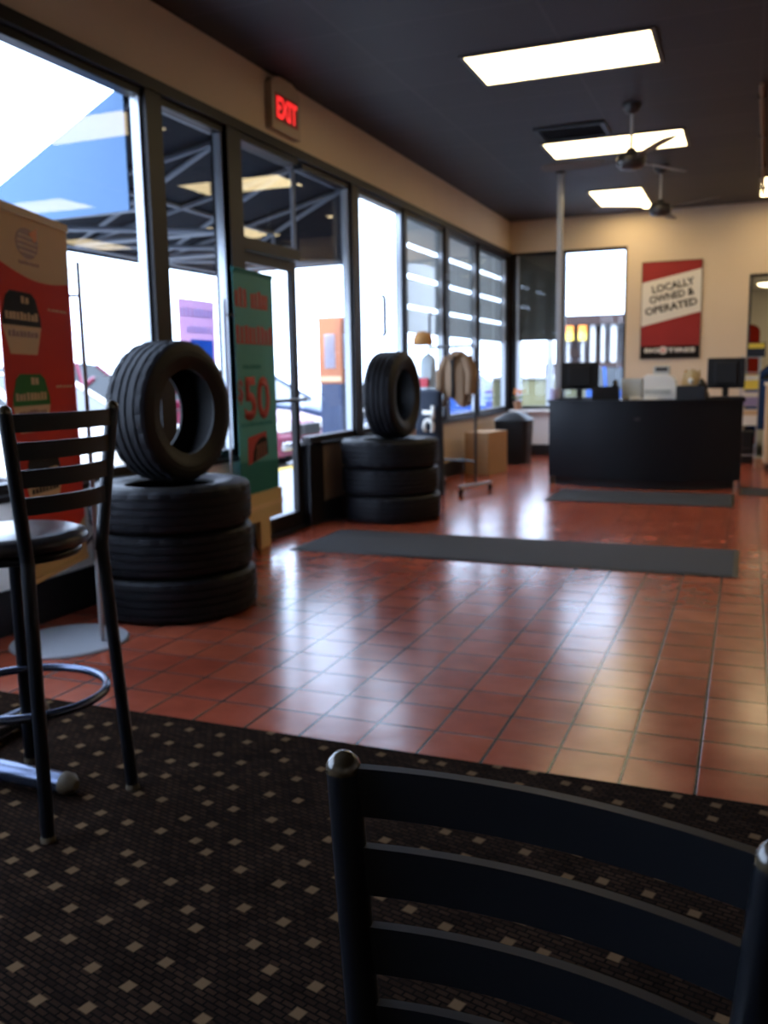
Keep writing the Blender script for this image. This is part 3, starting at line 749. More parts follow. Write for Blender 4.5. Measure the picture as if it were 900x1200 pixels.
# cross-footed floor stand whose pole is outside the frame
t = thing('floor_stand', 'floor stand with thick dark steel feet, reaching in under the bar stool', 'stand', (-2.27, 1.90, 0.007), math.radians(4))
for k, ln in ((0, 0.47), (1, 0.47), (2, 0.40), (3, 0.40)):
    a = k*PI/2
    q = MB(); q.tube([(0.0, 0, 0.05), (ln*0.55*math.cos(a), ln*0.55*math.sin(a), 0.045), (ln*math.cos(a), ln*math.sin(a), 0.034)], 0, 16, rs=[0.034, 0.033, 0.031])
    f = q.build('foot', 'bluesteel', t, 40)
    q = MB(); q.tube([(ln*math.cos(a), ln*math.sin(a), 0.034), ((ln+0.025)*math.cos(a), (ln+0.025)*math.sin(a), 0.033), ((ln+0.045)*math.cos(a), (ln+0.045)*math.sin(a), 0.032)], 0, 16, rs=[0.033, 0.0325, 0.015])
    q.build('end_cap', 'glide', f, 40)
MB().lathe([(0.001, 0.02), (0.05, 0.02), (0.05, 0.09), (0.03, 0.11), (0.022, 0.13), (0.022, 1.0), (0.001, 1.01)], 24).build('pole', 'bluesteel', t, 40)

# ------------------------------------------------------------------ reception counter
ct = thing('reception_counter', 'black reception counter with a gently bowed front, facing the mats', 'counter', (-0.995, 9.63, 0))
def arc(hw, bowd, y0, n=24): return [(-hw + 2*hw*i/n, y0 - bowd*(1-(2*i/n-1)**2)) for i in range(n+1)]
Iz = Matrix.Identity(4)
fr = arc(0.965, 0.27, 0.0)
MB().prism(fr + [(0.965, 0.03), (0.0, -0.20), (-0.965, 0.03)][0:1] + [(x, y+0.03) for x, y in fr[::-1]][0:] , 0.09, 0.875, Iz).build('front_panel', 'blackwood', ct, 30)
for sx in (-1, 1):
    MB().box(min(sx*0.945, sx*0.965), max(sx*0.945, sx*0.965), 0.032, 0.40, 0.0, 0.875).build('side_panel', 'blackwood', ct)
MB().prism(arc(0.985, 0.285, -0.01) + [(0.985, 0.42), (-0.985, 0.42)], 0.876, 0.905, Iz).build('countertop', 'blackwood', ct, 30)
MB().prism(arc(0.90, 0.24, 0.03) + [(0.90, 0.09), (-0.90, 0.09)], 0.0, 0.089, Iz).build('toe_kick', 'black', ct, 30)
MB().prism(ellipse(0, 0, 0.032, 0.018), 0, 0.004, frame((-0.02, -0.272, 0.715), (1, 0, 0), (0, 0, 1))).build('oval_badge', 'darkgrey', ct)
ZT = 0.9065
def at(x, y): return (x, y, ZT)

def monitor(x, y, label, w, hgt, rz):
    t = thing('monitor', label, 'monitor', at(x, y), rz, 'computer monitors on the counter')
    MB().box(-0.11, 0.11, -0.08, 0.08, 0.0, 0.012, 0.004).build('base', 'plasticblack', t)
    MB().box(-0.03, 0.03, -0.02, 0.01, 0.012, 0.16).build('neck', 'plasticblack', t)
    b = MB(); b.box(-w/2, w/2, -0.02, 0.012, 0.10, 0.10+hgt, 0.006); b.box(-w*0.3, w*0.3, -0.045, -0.02, 0.14, 0.06+hgt, 0.01)
    b.build('casing', 'plasticblack', t)
    MB().box(-w/2+0.015, w/2-0.015, 0.012, 0.014, 0.118, 0.085+hgt).build('screen', 'screen', t)
monitor(-1.68, 9.86, 'black monitor seen from behind near the grey pole on the left of the counter', 0.40, 0.29, 0.08)
monitor(-0.205, 9.84, 'black monitor seen from behind at the right end of the counter', 0.36, 0.305, -0.05)

def keyboard(x, y, rz, label):
    t = thing('keyboard', label, 'keyboard', at(x, y), rz, 'keyboards on the counter')
    MB().box(-0.17, 0.17, -0.07, 0.07, 0, 0.018, 0.005).build('case', 'plasticblack', t)
    b = MB()
    for r in range(5):
        for k in range(14): b.box(-0.16+k*0.0229, -0.16+k*0.0229+0.018, -0.062+r*0.025, -0.062+r*0.025+0.019, 0.018, 0.024)
    b.build('keys', 'darkgrey', t)
def phone(x, y, rz, label, s=1.0):
    t = thing('telephone', label, 'telephone', at(x, y), rz, 'desk telephones on the counter')
    MB().prism([(-0.10*s, 0), (0.10*s, 0), (0.10*s, 0.035*s), (-0.10*s, 0.11*s)], -0.11*s, 0.11*s, frame((0, 0, 0), (0, -1, 0), (0, 0, 1))).build('body', 'plasticblack', t)
    h = MB(); h.tube([(-0.075*s, 0.10*s, 0.105*s), (-0.075*s, 0.07*s, 0.145*s), (-0.075*s, -0.05*s, 0.115*s), (-0.075*s, -0.09*s, 0.07*s)], 0, 12, rs=[0.024*s, 0.02*s, 0.02*s, 0.024*s])
    h.build('handset', 'plasticblack', t, 50)
    b = MB()
    for r in range(4):
        for k in range(3): b.box(0.0+k*0.028*s, 0.02*s+k*0.028*s, -0.075*s+r*0.03*s, -0.055*s+r*0.03*s, (0.045+0.011*r+0.004)*s, (0.058+0.011*r)*s)
    b.build('keypad', 'darkgrey', t)
keyboard(-1.68, 9.66, 0.05, 'black keyboard lying in front of the left monitor')
phone(-1.36, 9.58, PI + 0.1, 'black desk telephone right of the left monitor on the counter', 1.25)
phone(-0.505, 9.545, PI - 0.12, 'black desk telephone between the printer and the right monitor', 1.25)
keyboard(-0.185, 9.68, 0.0, 'black keyboard lying in front of the right monitor')
# printer
t = thing('printer', 'white office printer on the counter under the wall poster', 'printer', at(-0.855, 9.80))
MB().prism([(-0.14, 0), (0.20, 0), (0.165, 0.20), (0.12, 0.235), (-0.14, 0.235)], -0.13, 0.13, frame((0, 0, 0), (1, 0, 0), (0, 0, 1))).build('body', 'white', t)
MB().box(-0.13, 0.13, -0.15, -0.131, 0.05, 0.10, 0.004).build('paper_slot', 'putty', t)
MB().box(-0.12, 0.10, -0.11, 0.11, 0.236, 0.25, 0.004).build('lid', 'white', t)
t = thing('card_terminal', 'small grey box sitting on top of the white printer', 'box', (-0.83, 9.82, ZT+0.251))
MB().box(-0.08, 0.08, -0.05, 0.05, 0, 0.085, 0.008).build('case', 'putty', t)
MB().box(-0.06, 0.06, -0.053, -0.0501, 0.03, 0.07).build('display', 'darkgrey', t)
t = thing('file_tray', 'pale grey paper tray left of the printer on the counter', 'tray', at(-1.115, 9.80))
b = MB(); b.box(-0.10, 0.10, -0.13, 0.13, 0, 0.006); b.box(-0.10, -0.094, -0.13, 0.13, 0.006, 0.21); b.box(0.094, 0.10, -0.13, 0.13, 0.006, 0.21); b.box(-0.094, 0.094, -0.13, -0.124, 0.03, 0.20); b.box(-0.094, 0.094, 0.124, 0.13, 0.006, 0.21)
b.build('shell', 'putty', t)
MB().box(-0.09, 0.09, -0.12, 0.12, 0.007, 0.17).build('paper_stack', 'paper', t)
t = thing('paper_bag', 'crumpled tan paper bag on the counter right of the printer', 'bag', at(-0.555, 9.83))
def bagf(u, v):
    a = 2*PI*u; r = 0.085*(1 - 0.12*v) * (1 + 0.10*math.sin(5*a + 4*v) + 0.05*math.sin(11*a+9*v)); sq = 1/max(abs(math.cos(a)), abs(math.sin(a)))**0.6
    return (r*sq*math.cos(a) + 0.03*v*v, 0.75*r*sq*math.sin(a), 0.28*v + 0.02*math.sin(3*a)*v)
MB().grid(bagf, 40, 10).build('bag_body', 'tan', t, 60)
b = MB(); b.lathe([(0.001, 0), (0.022, 0.008), (0.03, 0.03), (0.022, 0.05), (0.001, 0.058)], 16, m=Matrix.Translation((0.02, -0.10, 0.15)))
b.build('white_tag', 'white', t, 60)
t = thing('coffee_mug', 'lilac mug at the left end of the counter beside the pole', 'mug', at(-1.91, 9.66), PI/2)
MB().lathe([(0.001, 0), (0.045, 0), (0.05, 0.01), (0.05, 0.115), (0.045, 0.115), (0.045, 0.01), (0.001, 0.01)], 28).build('cup', 'lilac', t, 40)
MB().tube([(0.05, 0, 0.09), (0.08, 0, 0.085), (0.088, 0, 0.058), (0.078, 0, 0.032), (0.05, 0, 0.028)], 0.007, 10).build('handle', 'lilac', t, 50)
t = thing('paper_pile', 'loose white sheets lying flat on the counter in front of the printer', 'paper', at(-0.98, 9.58), 0.1)
for k in range(3): MB().box(-0.14, 0.14, -0.10, 0.10, k*0.003, k*0.003+0.0025, m=Matrix.Rotation(0.12*k-0.1, 4, 'Z')).build('sheet', 'paper', t)

# ------------------------------------------------------------------ garment rack group
rk = thing('garment_rack', 'dark rolling garment rack behind the far tire stack', 'rack', (-2.79, 8.80, 0), math.radians(-20))
b = MB(); b.tube([(-0.30, 0, 0.09), (-0.30, 0, 1.42), (-0.28, 0, 1.47), (0.28, 0, 1.47), (0.30, 0, 1.42), (0.30, 0, 0.09)], 0.014, 12)
b.build('frame_tube', 'darkgrey', rk, 50)
MB().tube([(-0.30, 0, 0.32), (0.30, 0, 0.32)], 0.011).build('cross_bar', 'darkgrey', rk, 40)
for sx in (-1, 1):
    f = MB().box(sx*0.30-0.018, sx*0.30+0.018, -0.27, 0.27, 0.07, 0.10, 0.005).build('foot_bar', 'greymetal', rk)
    for sy in (-1, 1):
        q = MB(); q.lathe([(0.001, -0.014), (0.03, -0.014), (0.033, -0.008), (0.033, 0.008), (0.03, 0.014), (0.001, 0.014)], 20, m=Matrix.Translation((sx*0.30, sy*0.25, 0.033)) @ Matrix.Rotation(PI/2, 4, 'Y'))
        q.build('caster', 'plasticblack', f, 40)
MB().tube([(-0.28, 0, 1.47), (-0.28, 0, 1.78), (-0.25, -0.02, 1.82), (-0.22, -0.03, 1.80)], 0.012, 10).build('hook_post', 'darkgrey', rk, 50)
rm = rk.matrix_basis.copy(); rm = Matrix.Translation(rk.location) @ Matrix.Rotation(math.radians(-20), 4, 'Z')
def rloc(x, y, z): return tuple(rm @ Vector((x, y, z)))
def garment(name, label, cat, x, m_, w0, w1, h, d, ztop, rz=0.0, sleeves=None, ragged=0.0, y=-0.14):
    t = thing(name, label, cat, rloc(x, y, ztop), math.radians(-20) + rz)
    def f(u, v):
        a = 2*PI*u; w = w0 + (w1-w0)*(v**0.7)
        if v < 0.15: w *= 0.35 + 0.65*(v/0.15)**0.6
        k = 1 + 0.10*math.sin(7*a + 2*v)*v
        return (w/2*math.cos(a)*k, d/2*math.sin(a)*k*(0.4+0.6*min(1, v*3)), -h*v + ragged*v*math.sin(3*a+1))
    b = MB(); b.grid(f, 44, 14); b.build('body', m_, t, 60)
    MB().tube([(0, 0, -0.005), (0, 0, 0.04), (0.02, 0, 0.06), (0.0, 0, 0.075)], 0.004, 8).build('hanger_hook', 'steel', t, 40)
    if sleeves:
        for sx in (-1, 1):
            MB().tube([(sx*w0*0.42, 0, -0.07), (sx*(w0*0.5+0.05), -0.02, -0.22), (sx*(w0*0.5+sleeves), -0.04, -0.42)], 0, 14, rs=[0.055, 0.06, 0.05]).build('sleeve', m_, t, 60)
    return t
garment('jacket', 'tan brown jacket hanging on the garment rack, right side', 'jacket', 0.20, 'brown', 0.27, 0.33, 0.50, 0.15, 1.42, 0.0, 0.05, 0.05, -0.16)
jk = bpy.data.objects['jacket']
b = MB(); b.prism([(-0.035, -0.05), (0.035, -0.05), (0.012, -0.16), (0.015, -0.46), (-0.015, -0.46), (-0.012, -0.16)], 0.0, 0.012, frame((0.0, -0.083, 0), (1, 0, 0), (0, -0.02, 1))); b.build('front_opening', 'ink', jk)
b = MB(); b.tube([(-0.06, 0.02, -0.035), (-0.05, -0.05, -0.045), (0.0, -0.085, -0.075), (0.05, -0.05, -0.045), (0.06, 0.02, -0.035)], 0.022, 10); b.build('collar', 'brown', jk, 60)
vest = garment('shirt', 'pale grey shirt with a red patch on the garment rack beside the upright tire', 'shirt', -0.19, 'greycloth', 0.18, 0.20, 0.34, 0.11, 1.40, 0.0)
b = MB(); b.box(-0.06, 0.06, -0.085, -0.065, -0.33, -0.24, 0.004); b.build('red_patch', 'pinkred', vest)
bag = thing('garment_bag', 'dark navy bag with white letters, leaning on the garment rack', 'bag', rloc(-0.04, -0.31, 0.001), math.radians(-14))
def bagb(u, v):
    a = 2*PI*u; w = 0.165*(1-0.12*v); dd = 0.075*(1-0.3*v)
    c_, s_ = math.cos(a), math.sin(a)
    return (w*math.copysign(abs(c_)**0.6, c_), dd*math.copysign(abs(s_)**0.8, s_), 1.02*v)
b = MB(); b.grid(bagb, 40, 12); b.build('body', 'navy', bag, 60)
MB().lathe([(0.146, 1.02), (0.08, 1.045), (0.001, 1.05)], 32, m=Matrix.Diagonal((1, 0.35, 1, 1))).build('top_flap', 'navy', bag, 60)
text('lettering', 'TC', 'inkwhite', frame((0.05, -0.088, 0.76), (0, 0, -1), (1, 0, 0)), bag, width=0.26, height=0.14, bold=0.06, depth=0.015)
t = thing('cap', 'rust orange cap perched on the hook of the garment rack', 'cap', rloc(-0.24, -0.16, 1.49), math.radians(-110))
MB().lathe([(0.10, 0.0), (0.10, 0.05), (0.085, 0.10), (0.05, 0.13), (0.001, 0.14)], 28).build('crown', 'capcloth', t, 60)
MB().prism(ellipse(0.08, 0, 0.10, 0.085), -0.004, 0.006, Iz).build('brim', 'brown', t)

# box, bin, flower pot
t = thing('cardboard_box', 'brown cardboard box standing upright on the tiles by the window wall', 'box', (-2.90, 10.52, 0), math.radians(-10))
MB().box(-0.155, 0.155, -0.27, 0.27, 0, 0.50, 0.004).build('carton', 'cardboard', t)
b = MB(); b.box(-0.155, 0.155, -0.268, -0.003, 0.501, 0.506); b.box(-0.155, 0.155, 0.003, 0.268, 0.501, 0.506); b.build('top_flap', 'cardboard', t)
MB().box(-0.157, 0.157, -0.03, 0.03, 0.5065, 0.508).build('packing_tape', 'cream', t)
t = thing('trash_bin', 'black trash bin behind the cardboard box in the corner', 'trash bin', (-2.86, 11.75, 0))
b = MB()
def binf(u, v):
    a = 2*PI*u; c_, s_ = math.cos(a), math.sin(a); w = 0.20 + 0.03*v
    return (w*math.copysign(abs(c_)**0.35, c_), w*math.copysign(abs(s_)**0.35, s_), 0.58*v)
b.grid(binf, 48, 4); b.box(-0.19, 0.19, -0.19, 0.19, 0, 0.01); b.build('body', 'plasticblack', t, 50)
def lidf(u, v):
    a = 2*PI*u; c_, s_ = math.cos(a), math.sin(a); w = 0.245*(1-v) if v < 1 else 0.0
    return (w*math.copysign(abs(c_)**0.35, c_), w*math.copysign(abs(s_)**0.35, s_), 0.58 + 0.11*math.sin(v*PI/2))
MB().grid(lidf, 48, 8).build('lid', 'plasticblack', t, 50)
t = thing('flower_pot', 'small pot of orange flowers on the sill in the far corner', 'flower pot', (-3.08, YB-0.09, ZS+0.001))
MB().lathe([(0.001, 0), (0.045, 0), (0.06, 0.10), (0.066, 0.10), (0.066, 0.12), (0.055, 0.12), (0.052, 0.10), (0.001, 0.095)], 24).build('pot', 'terracotta', t, 40)
b = MB()
for k in range(16):
    a = k*2.4; r = 0.03 + 0.05*((k*7) % 5)/5; h = 0.14 + 0.09*((k*3) % 4)/4
    b.prism([(0, 0), (0.018, 0.03), (0, 0.08), (-0.018, 0.03)], 0, 0.002, Matrix.Translation((0, 0, 0.11)) @ Matrix.Rotation(a, 4, 'Z') @ Matrix.Translation((r*0.6, 0, h*0.35)) @ Matrix.Rotation(0.9, 4, 'Y'))
b.build('leaves', 'leaf', t)
for k in range(5):
    a = k*1.3; q = MB()
    q.lathe([(0.001, -0.012), (0.028, 0.0), (0.022, 0.015), (0.001, 0.022)], 10, m=Matrix.Translation((0.045*math.cos(a), 0.045*math.sin(a), 0.24 + 0.02*(k % 3))))
    q.tube([(0, 0, 0.10), (0.045*math.cos(a), 0.045*math.sin(a), 0.235 + 0.02*(k % 3))], 0.003, 6)
    q.build('flower', 'flower', t, 60)

# ------------------------------------------------------------------ leaflets and cabinet by the opening
t = thing('brochure_rack', 'grey wire brochure rack with yellow and violet leaflets right of the counter', 'rack', (0.03, 11.75, 0), 0.1)
b = MB()
for sx in (-0.1, 0.1): b.tube([(sx, 0.12, 0.0), (sx, 0.0, 1.36)], 0.008, 8)
for z in (0.15, 0.55, 0.75, 0.95, 1.15, 1.33): b.tube([(-0.1, 0.12*(1-z/1.36), z), (0.1, 0.12*(1-z/1.36), z)], 0.006, 8)
b.build('wire_frame', 'greymetal', t, 40)
for z in (0.55, 0.78, 0.98):
    MB().box(-0.095, 0.095, -0.075, -0.01 + 0.03, z-0.03, z-0.024).build('pocket', 'greymetal', t)
rkm = Matrix.Translation((0.03, 11.75, 0)) @ Matrix.Rotation(0.1, 4, 'Z')
for nm, mm, z, hh, lab in (('leaflet_stack', 'yellow', 0.98, 0.17, 'stack of yellow leaflets in the top pocket of the brochure rack'),
                           ('leaflet_stack', 'purple', 0.78, 0.17, 'stack of violet leaflets in the middle pocket of the brochure rack'),
                           ('leaflet_stack', 'paper', 0.55, 0.19, 'stack of white leaflets in the lowest pocket of the brochure rack')):
    o = thing(nm, lab, 'leaflets', rkm @ Vector((0, -0.045, z-0.023)), 0.1)
    MB().box(-0.085, 0.085, -0.02, 0.012, 0, hh).build('sheets', mm, o)
    MB().box(-0.085, 0.085, -0.0215, -0.0205, hh*0.62, hh*0.95).build('heading', 'inkwhite' if mm != 'paper' else 'cream', o)
t = thing('counter_sign', 'small yellow and navy sign on top of the brochure rack', 'sign', rkm @ Vector((0.05, -0.02, 1.337)), 0.1)
MB().box(-0.10, 0.10, -0.006, 0.006, 0.0, 0.17).build('panel', 'navy', t)
MB().box(-0.09, 0.09, -0.010, -0.0065, 0.10, 0.16).build('yellow_strip', 'yellow', t)
t = thing('rolling_cabinet', 'beige cabinet on casters at the right edge beyond the counter', 'cabinet', (0.50, 11.72, 0))
MB().box(-0.29, 0.29, -0.25, 0.25, 0.085, 1.0, 0.01).build('body', 'cream', t)
MB().box(-0.31, 0.31, -0.27, 0.27, 1.001, 1.03, 0.006).build('top', 'white', t)
for k in range(3):
    dr = MB().box(-0.27, 0.27, -0.272, -0.252, 0.12+k*0.29, 0.385+k*0.29, 0.006).build('drawer', 'cream', t)
    MB().tube([(-0.07, -0.272, 0.30+k*0.29), (-0.07, -0.295, 0.30+k*0.29), (0.07, -0.295, 0.30+k*0.29), (0.07, -0.272, 0.30+k*0.29)], 0.006, 8).build('handle', 'steel', dr, 40)
for sx in (-1, 1):
    for sy in (-1, 1):
        MB().lathe([(0.001, -0.015), (0.036, -0.015), (0.04, 0), (0.036, 0.015), (0.001, 0.015)], 20, m=Matrix.Translation((sx*0.25, sy*0.2, 0.04)) @ Matrix.Rotation(PI/2, 4, 'Y')).build('caster', 'plasticblack', t, 40)
        MB().box(sx*0.25-0.02, sx*0.25+0.02, sy*0.2-0.02, sy*0.2+0.02, 0.06, 0.09).build('caster_fork', 'steel', t)
t = thing('tool_case', 'black case on the floor behind the right end of the counter', 'case', (-0.05, 12.35, 0))
MB().box(-0.17, 0.15, -0.12, 0.12, 0.0, 0.42, 0.02).build('shell', 'plasticblack', t)
MB().box(-0.172, 0.152, -0.122, 0.122, 0.20, 0.212).build('seam_strip', 'darkgrey', t)
MB().tube([(-0.07, 0, 0.42), (-0.065, 0, 0.46), (0.045, 0, 0.46), (0.05, 0, 0.42)], 0.01, 10).build('handle', 'plasticblack', t, 40)

# ------------------------------------------------------------------ outside: ground, awning, shades
struct('ground', MB().box(-60, 30, -30, 70, -0.35, -0.16), 'asphalt')
struct('ground_sidewalk', MB().box(-5.6, XW-WT, -8, YB+3, -0.16, -0.03), 'walk')
struct('ground_kerb', MB().box(-5.78, -5.6, -8, YB+3, -0.16, -0.02), 'kerbyellow')
struct('ground_lawn', MB().box(-30, -19, 20, 50, -0.16, -0.08), 'lawn')
struct('ground_walk_back', MB().box(-5.6, -0.8, YB+WT, YB+3, -0.16, -0.03), 'walk')

aw = thing('awning', 'blue fabric awning on a grey tube frame over the entrance outside', 'awning', (0, 0, 0))
AX, AZ0, AXO, AZ1, AY0, AY1 = -3.378, 2.84, -4.70, 2.20, 4.5, 7.5
MB().prism([(AX, AZ0+0.02), (AXO-0.01, AZ1+0.01), (AXO-0.01, AZ1-0.05), (AX, 2.17)], 0.0, 0.012, frame((0, AY0, 0), (1, 0, 0), (0, 0, 1))).build('near_gable', 'awning', aw)
MB().prism([(AX, AZ0+0.02), (AXO-0.01, AZ1+0.01), (AXO-0.01, AZ1-0.05), (AX, 2.17)], 0.0, 0.012, frame((0, AY1, 0), (1, 0, 0), (0, 0, 1))).build('far_gable', 'awningshaded', aw)  # unlit inner side, darkened by colour
sl = Vector((AXO-AX, 0, AZ1-AZ0)); sln = sl.length
MB().prism([(0, 0), (sln+0.01, 0), (sln+0.01, AY1-AY0), (0, AY1-AY0)], 0.012, 0.018, frame((AX, AY0, AZ0), sl, (0, 1, 0))).build('roof_fabric', 'awning', aw)
MB().prism([(0, 0.015), (sln, 0.015), (sln, AY1-AY0-0.015), (0, AY1-AY0-0.015)], 0.020, 0.026, frame((AX, AY0, AZ0), sl, (0, 1, 0))).build('roof_shaded_side', 'awningshaded', aw)  # black layer standing in for the shade under the roof fabric
MB().box(AXO-0.012, AXO, AY0, AY1, AZ1-0.06, AZ1+0.01).build('valance', 'awningshaded', aw)
r = 0.02
ys = [AY0+0.06, 5.52, 6.50, AY1-0.06]
for y in ys:
    MB().tube([(AX+0.03, y, 2.19), (AXO+0.03, y, 2.19)], r).build('cross_tube', 'tube', aw, 40)
    MB().tube([(AX+0.03, y, AZ0-0.04), (AXO+0.03, y, AZ1-0.01)], r).build('rafter', 'tube', aw, 40)
    MB().tube([(AX+0.03, y, 2.19), (AX+0.03, y, AZ0-0.04)], r).build('wall_upright', 'tube', aw, 40)
    MB().tube([((AX+AXO)/2, y, 2.19), ((AX+AXO)/2, y, (AZ0+AZ1)/2-0.03)], r*0.9).build('strut', 'tube', aw, 40)
MB().tube([(AX+0.03, AY0+0.05, AZ0-0.04), (AX+0.03, AY1-0.05, AZ0-0.04)], r).build('wall_rail', 'tube', aw, 40)
MB().tube([(AXO+0.03, AY0+0.05, 2.18), (AXO+0.03, AY1-0.05, 2.18)], r).build('eave_rail', 'tube', aw, 40)
MB().tube([((AX+AXO)/2, AY0+0.05, (AZ0+AZ1)/2-0.04), ((AX+AXO)/2, AY1-0.05, (AZ0+AZ1)/2-0.04)], r).build('purlin', 'tube', aw, 40)
for a, c_ in zip(ys[:-1], ys[1:]):
    MB().tube([(AXO+0.03, a, AZ1-0.02), (AX+0.03, c_, AZ0-0.05)], r).build('brace', 'tube', aw, 40)
    MB().tube([(AXO+0.03, a, 2.18), (AX+0.03, c_, 2.19)], r).build('brace', 'tube', aw, 40)

# slatted shades hung outside the far windows
def shade(name, p0, p1, nrm, label, m_, z_list, group):
    p0, p1 = Vector((*p0, 0)), Vector((*p1, 0)); d = p1-p0; L_ = d.length
    mt = frame(p0, d, (0, 0, 1))
    t = thing(name, label, 'window shade', (0, 0, 0), 0, group)
    for a, b_ in z_list: MB().prism([(0, a), (L_, a), (L_, b_), (0, b_)], -0.008, 0.008, mt).build('slat_panel', m_, t)
    MB().prism([(0.01, z_list[0][0]), (0.03, z_list[0][0]), (0.03, z_list[-1][1]), (0.01, z_list[-1][1])], 0.010, 0.016, mt).build('cord', 'darkgrey', t)
    return t
ZL = [(1.637, 1.885), (1.930, 2.200), (2.247, 2.513), (2.560, 2.85)]
SX = XW - 0.128
for (y0, y1, lab) in ((8.90, 10.19, 'grey slatted shade outside the window right behind the garment rack'), (10.20, 11.58, 'grey slatted shade outside the window above the cardboard box'), (11.59, 13.05, 'grey slatted shade outside the last side window before the corner')):
    shade('slatted_screen', (SX, y0), (SX, y1), 1, lab, 'shade', ZL, 'grey slatted shades outside the side windows')
shade('slatted_screen', (-3.25, YB+0.13), (-2.47, YB+0.13), 1, 'dark shade outside the corner window in the back wall', 'shadedark', [(1.65, 2.08), (2.08, 2.48), (2.48, 2.87)], None)

# printed sheet on the window and cabinet outside
t = thing('window_poster', 'mauve poster with a blue picture stuck on the window behind the near tires', 'poster', (-3.31, 5.035, 1.365))
pm = frame((0, 0, 0), (0, 1, 0), (0, 0, 1))
MB().prism([(-0.205, -0.34), (0.205, -0.34), (0.205, 0.33), (-0.205, 0.33)], -0.0005, 0.0005, pm).build('sheet', 'posterpink', t)
MB().prism([(-0.085, -0.30), (0.175, -0.30), (0.175, 0.08), (-0.085, 0.08)], 0.001, 0.002, pm).build('picture', 'posterblue', t)
MB().prism([(-0.06, -0.12), (0.03, -0.16), (0.05, -0.10), (0.0, -0.02), (0.01, 0.05), (-0.04, 0.06), (-0.05, 0.0)], 0.002, 0.003, pm).build('figure', 'posterlight', t)
line(pm, -0.18, 0.18, 0.22, 0.06, 8, 0.001, 0.002, 51, 'headline_print', 'posterlight', t); line(pm, -0.12, 0.18, 0.12, 0.05, 7, 0.001, 0.002, 52, 'headline_print', 'posterlight', t)

t = thing('outdoor_cabinet', 'orange and navy outdoor cabinet standing on the sidewalk past the door', 'cabinet', (-4.85, 10.45, -0.03), 0)
MB().box(-0.16, 0.14, -0.12, 0.12, 0.0, 1.13, 0.01).build('lower_body', 'kiosknavy', t)
MB().box(-0.17, 0.15, -0.13, 0.13, 1.13, 1.95, 0.01).build('upper_body', 'kioskorange', t)
MB().box(-0.08, 0.06, -0.138, -0.131, 1.32, 1.74).build('picture_window', 'posterlight', t)
MB().box(0.151, 0.157, -0.08, 0.08, 1.32, 1.74).build('side_picture', 'posterlight', t)
MB().box(-0.16, 0.14, -0.136, -0.131, 1.16, 1.22).build('price_strip', 'cream', t)

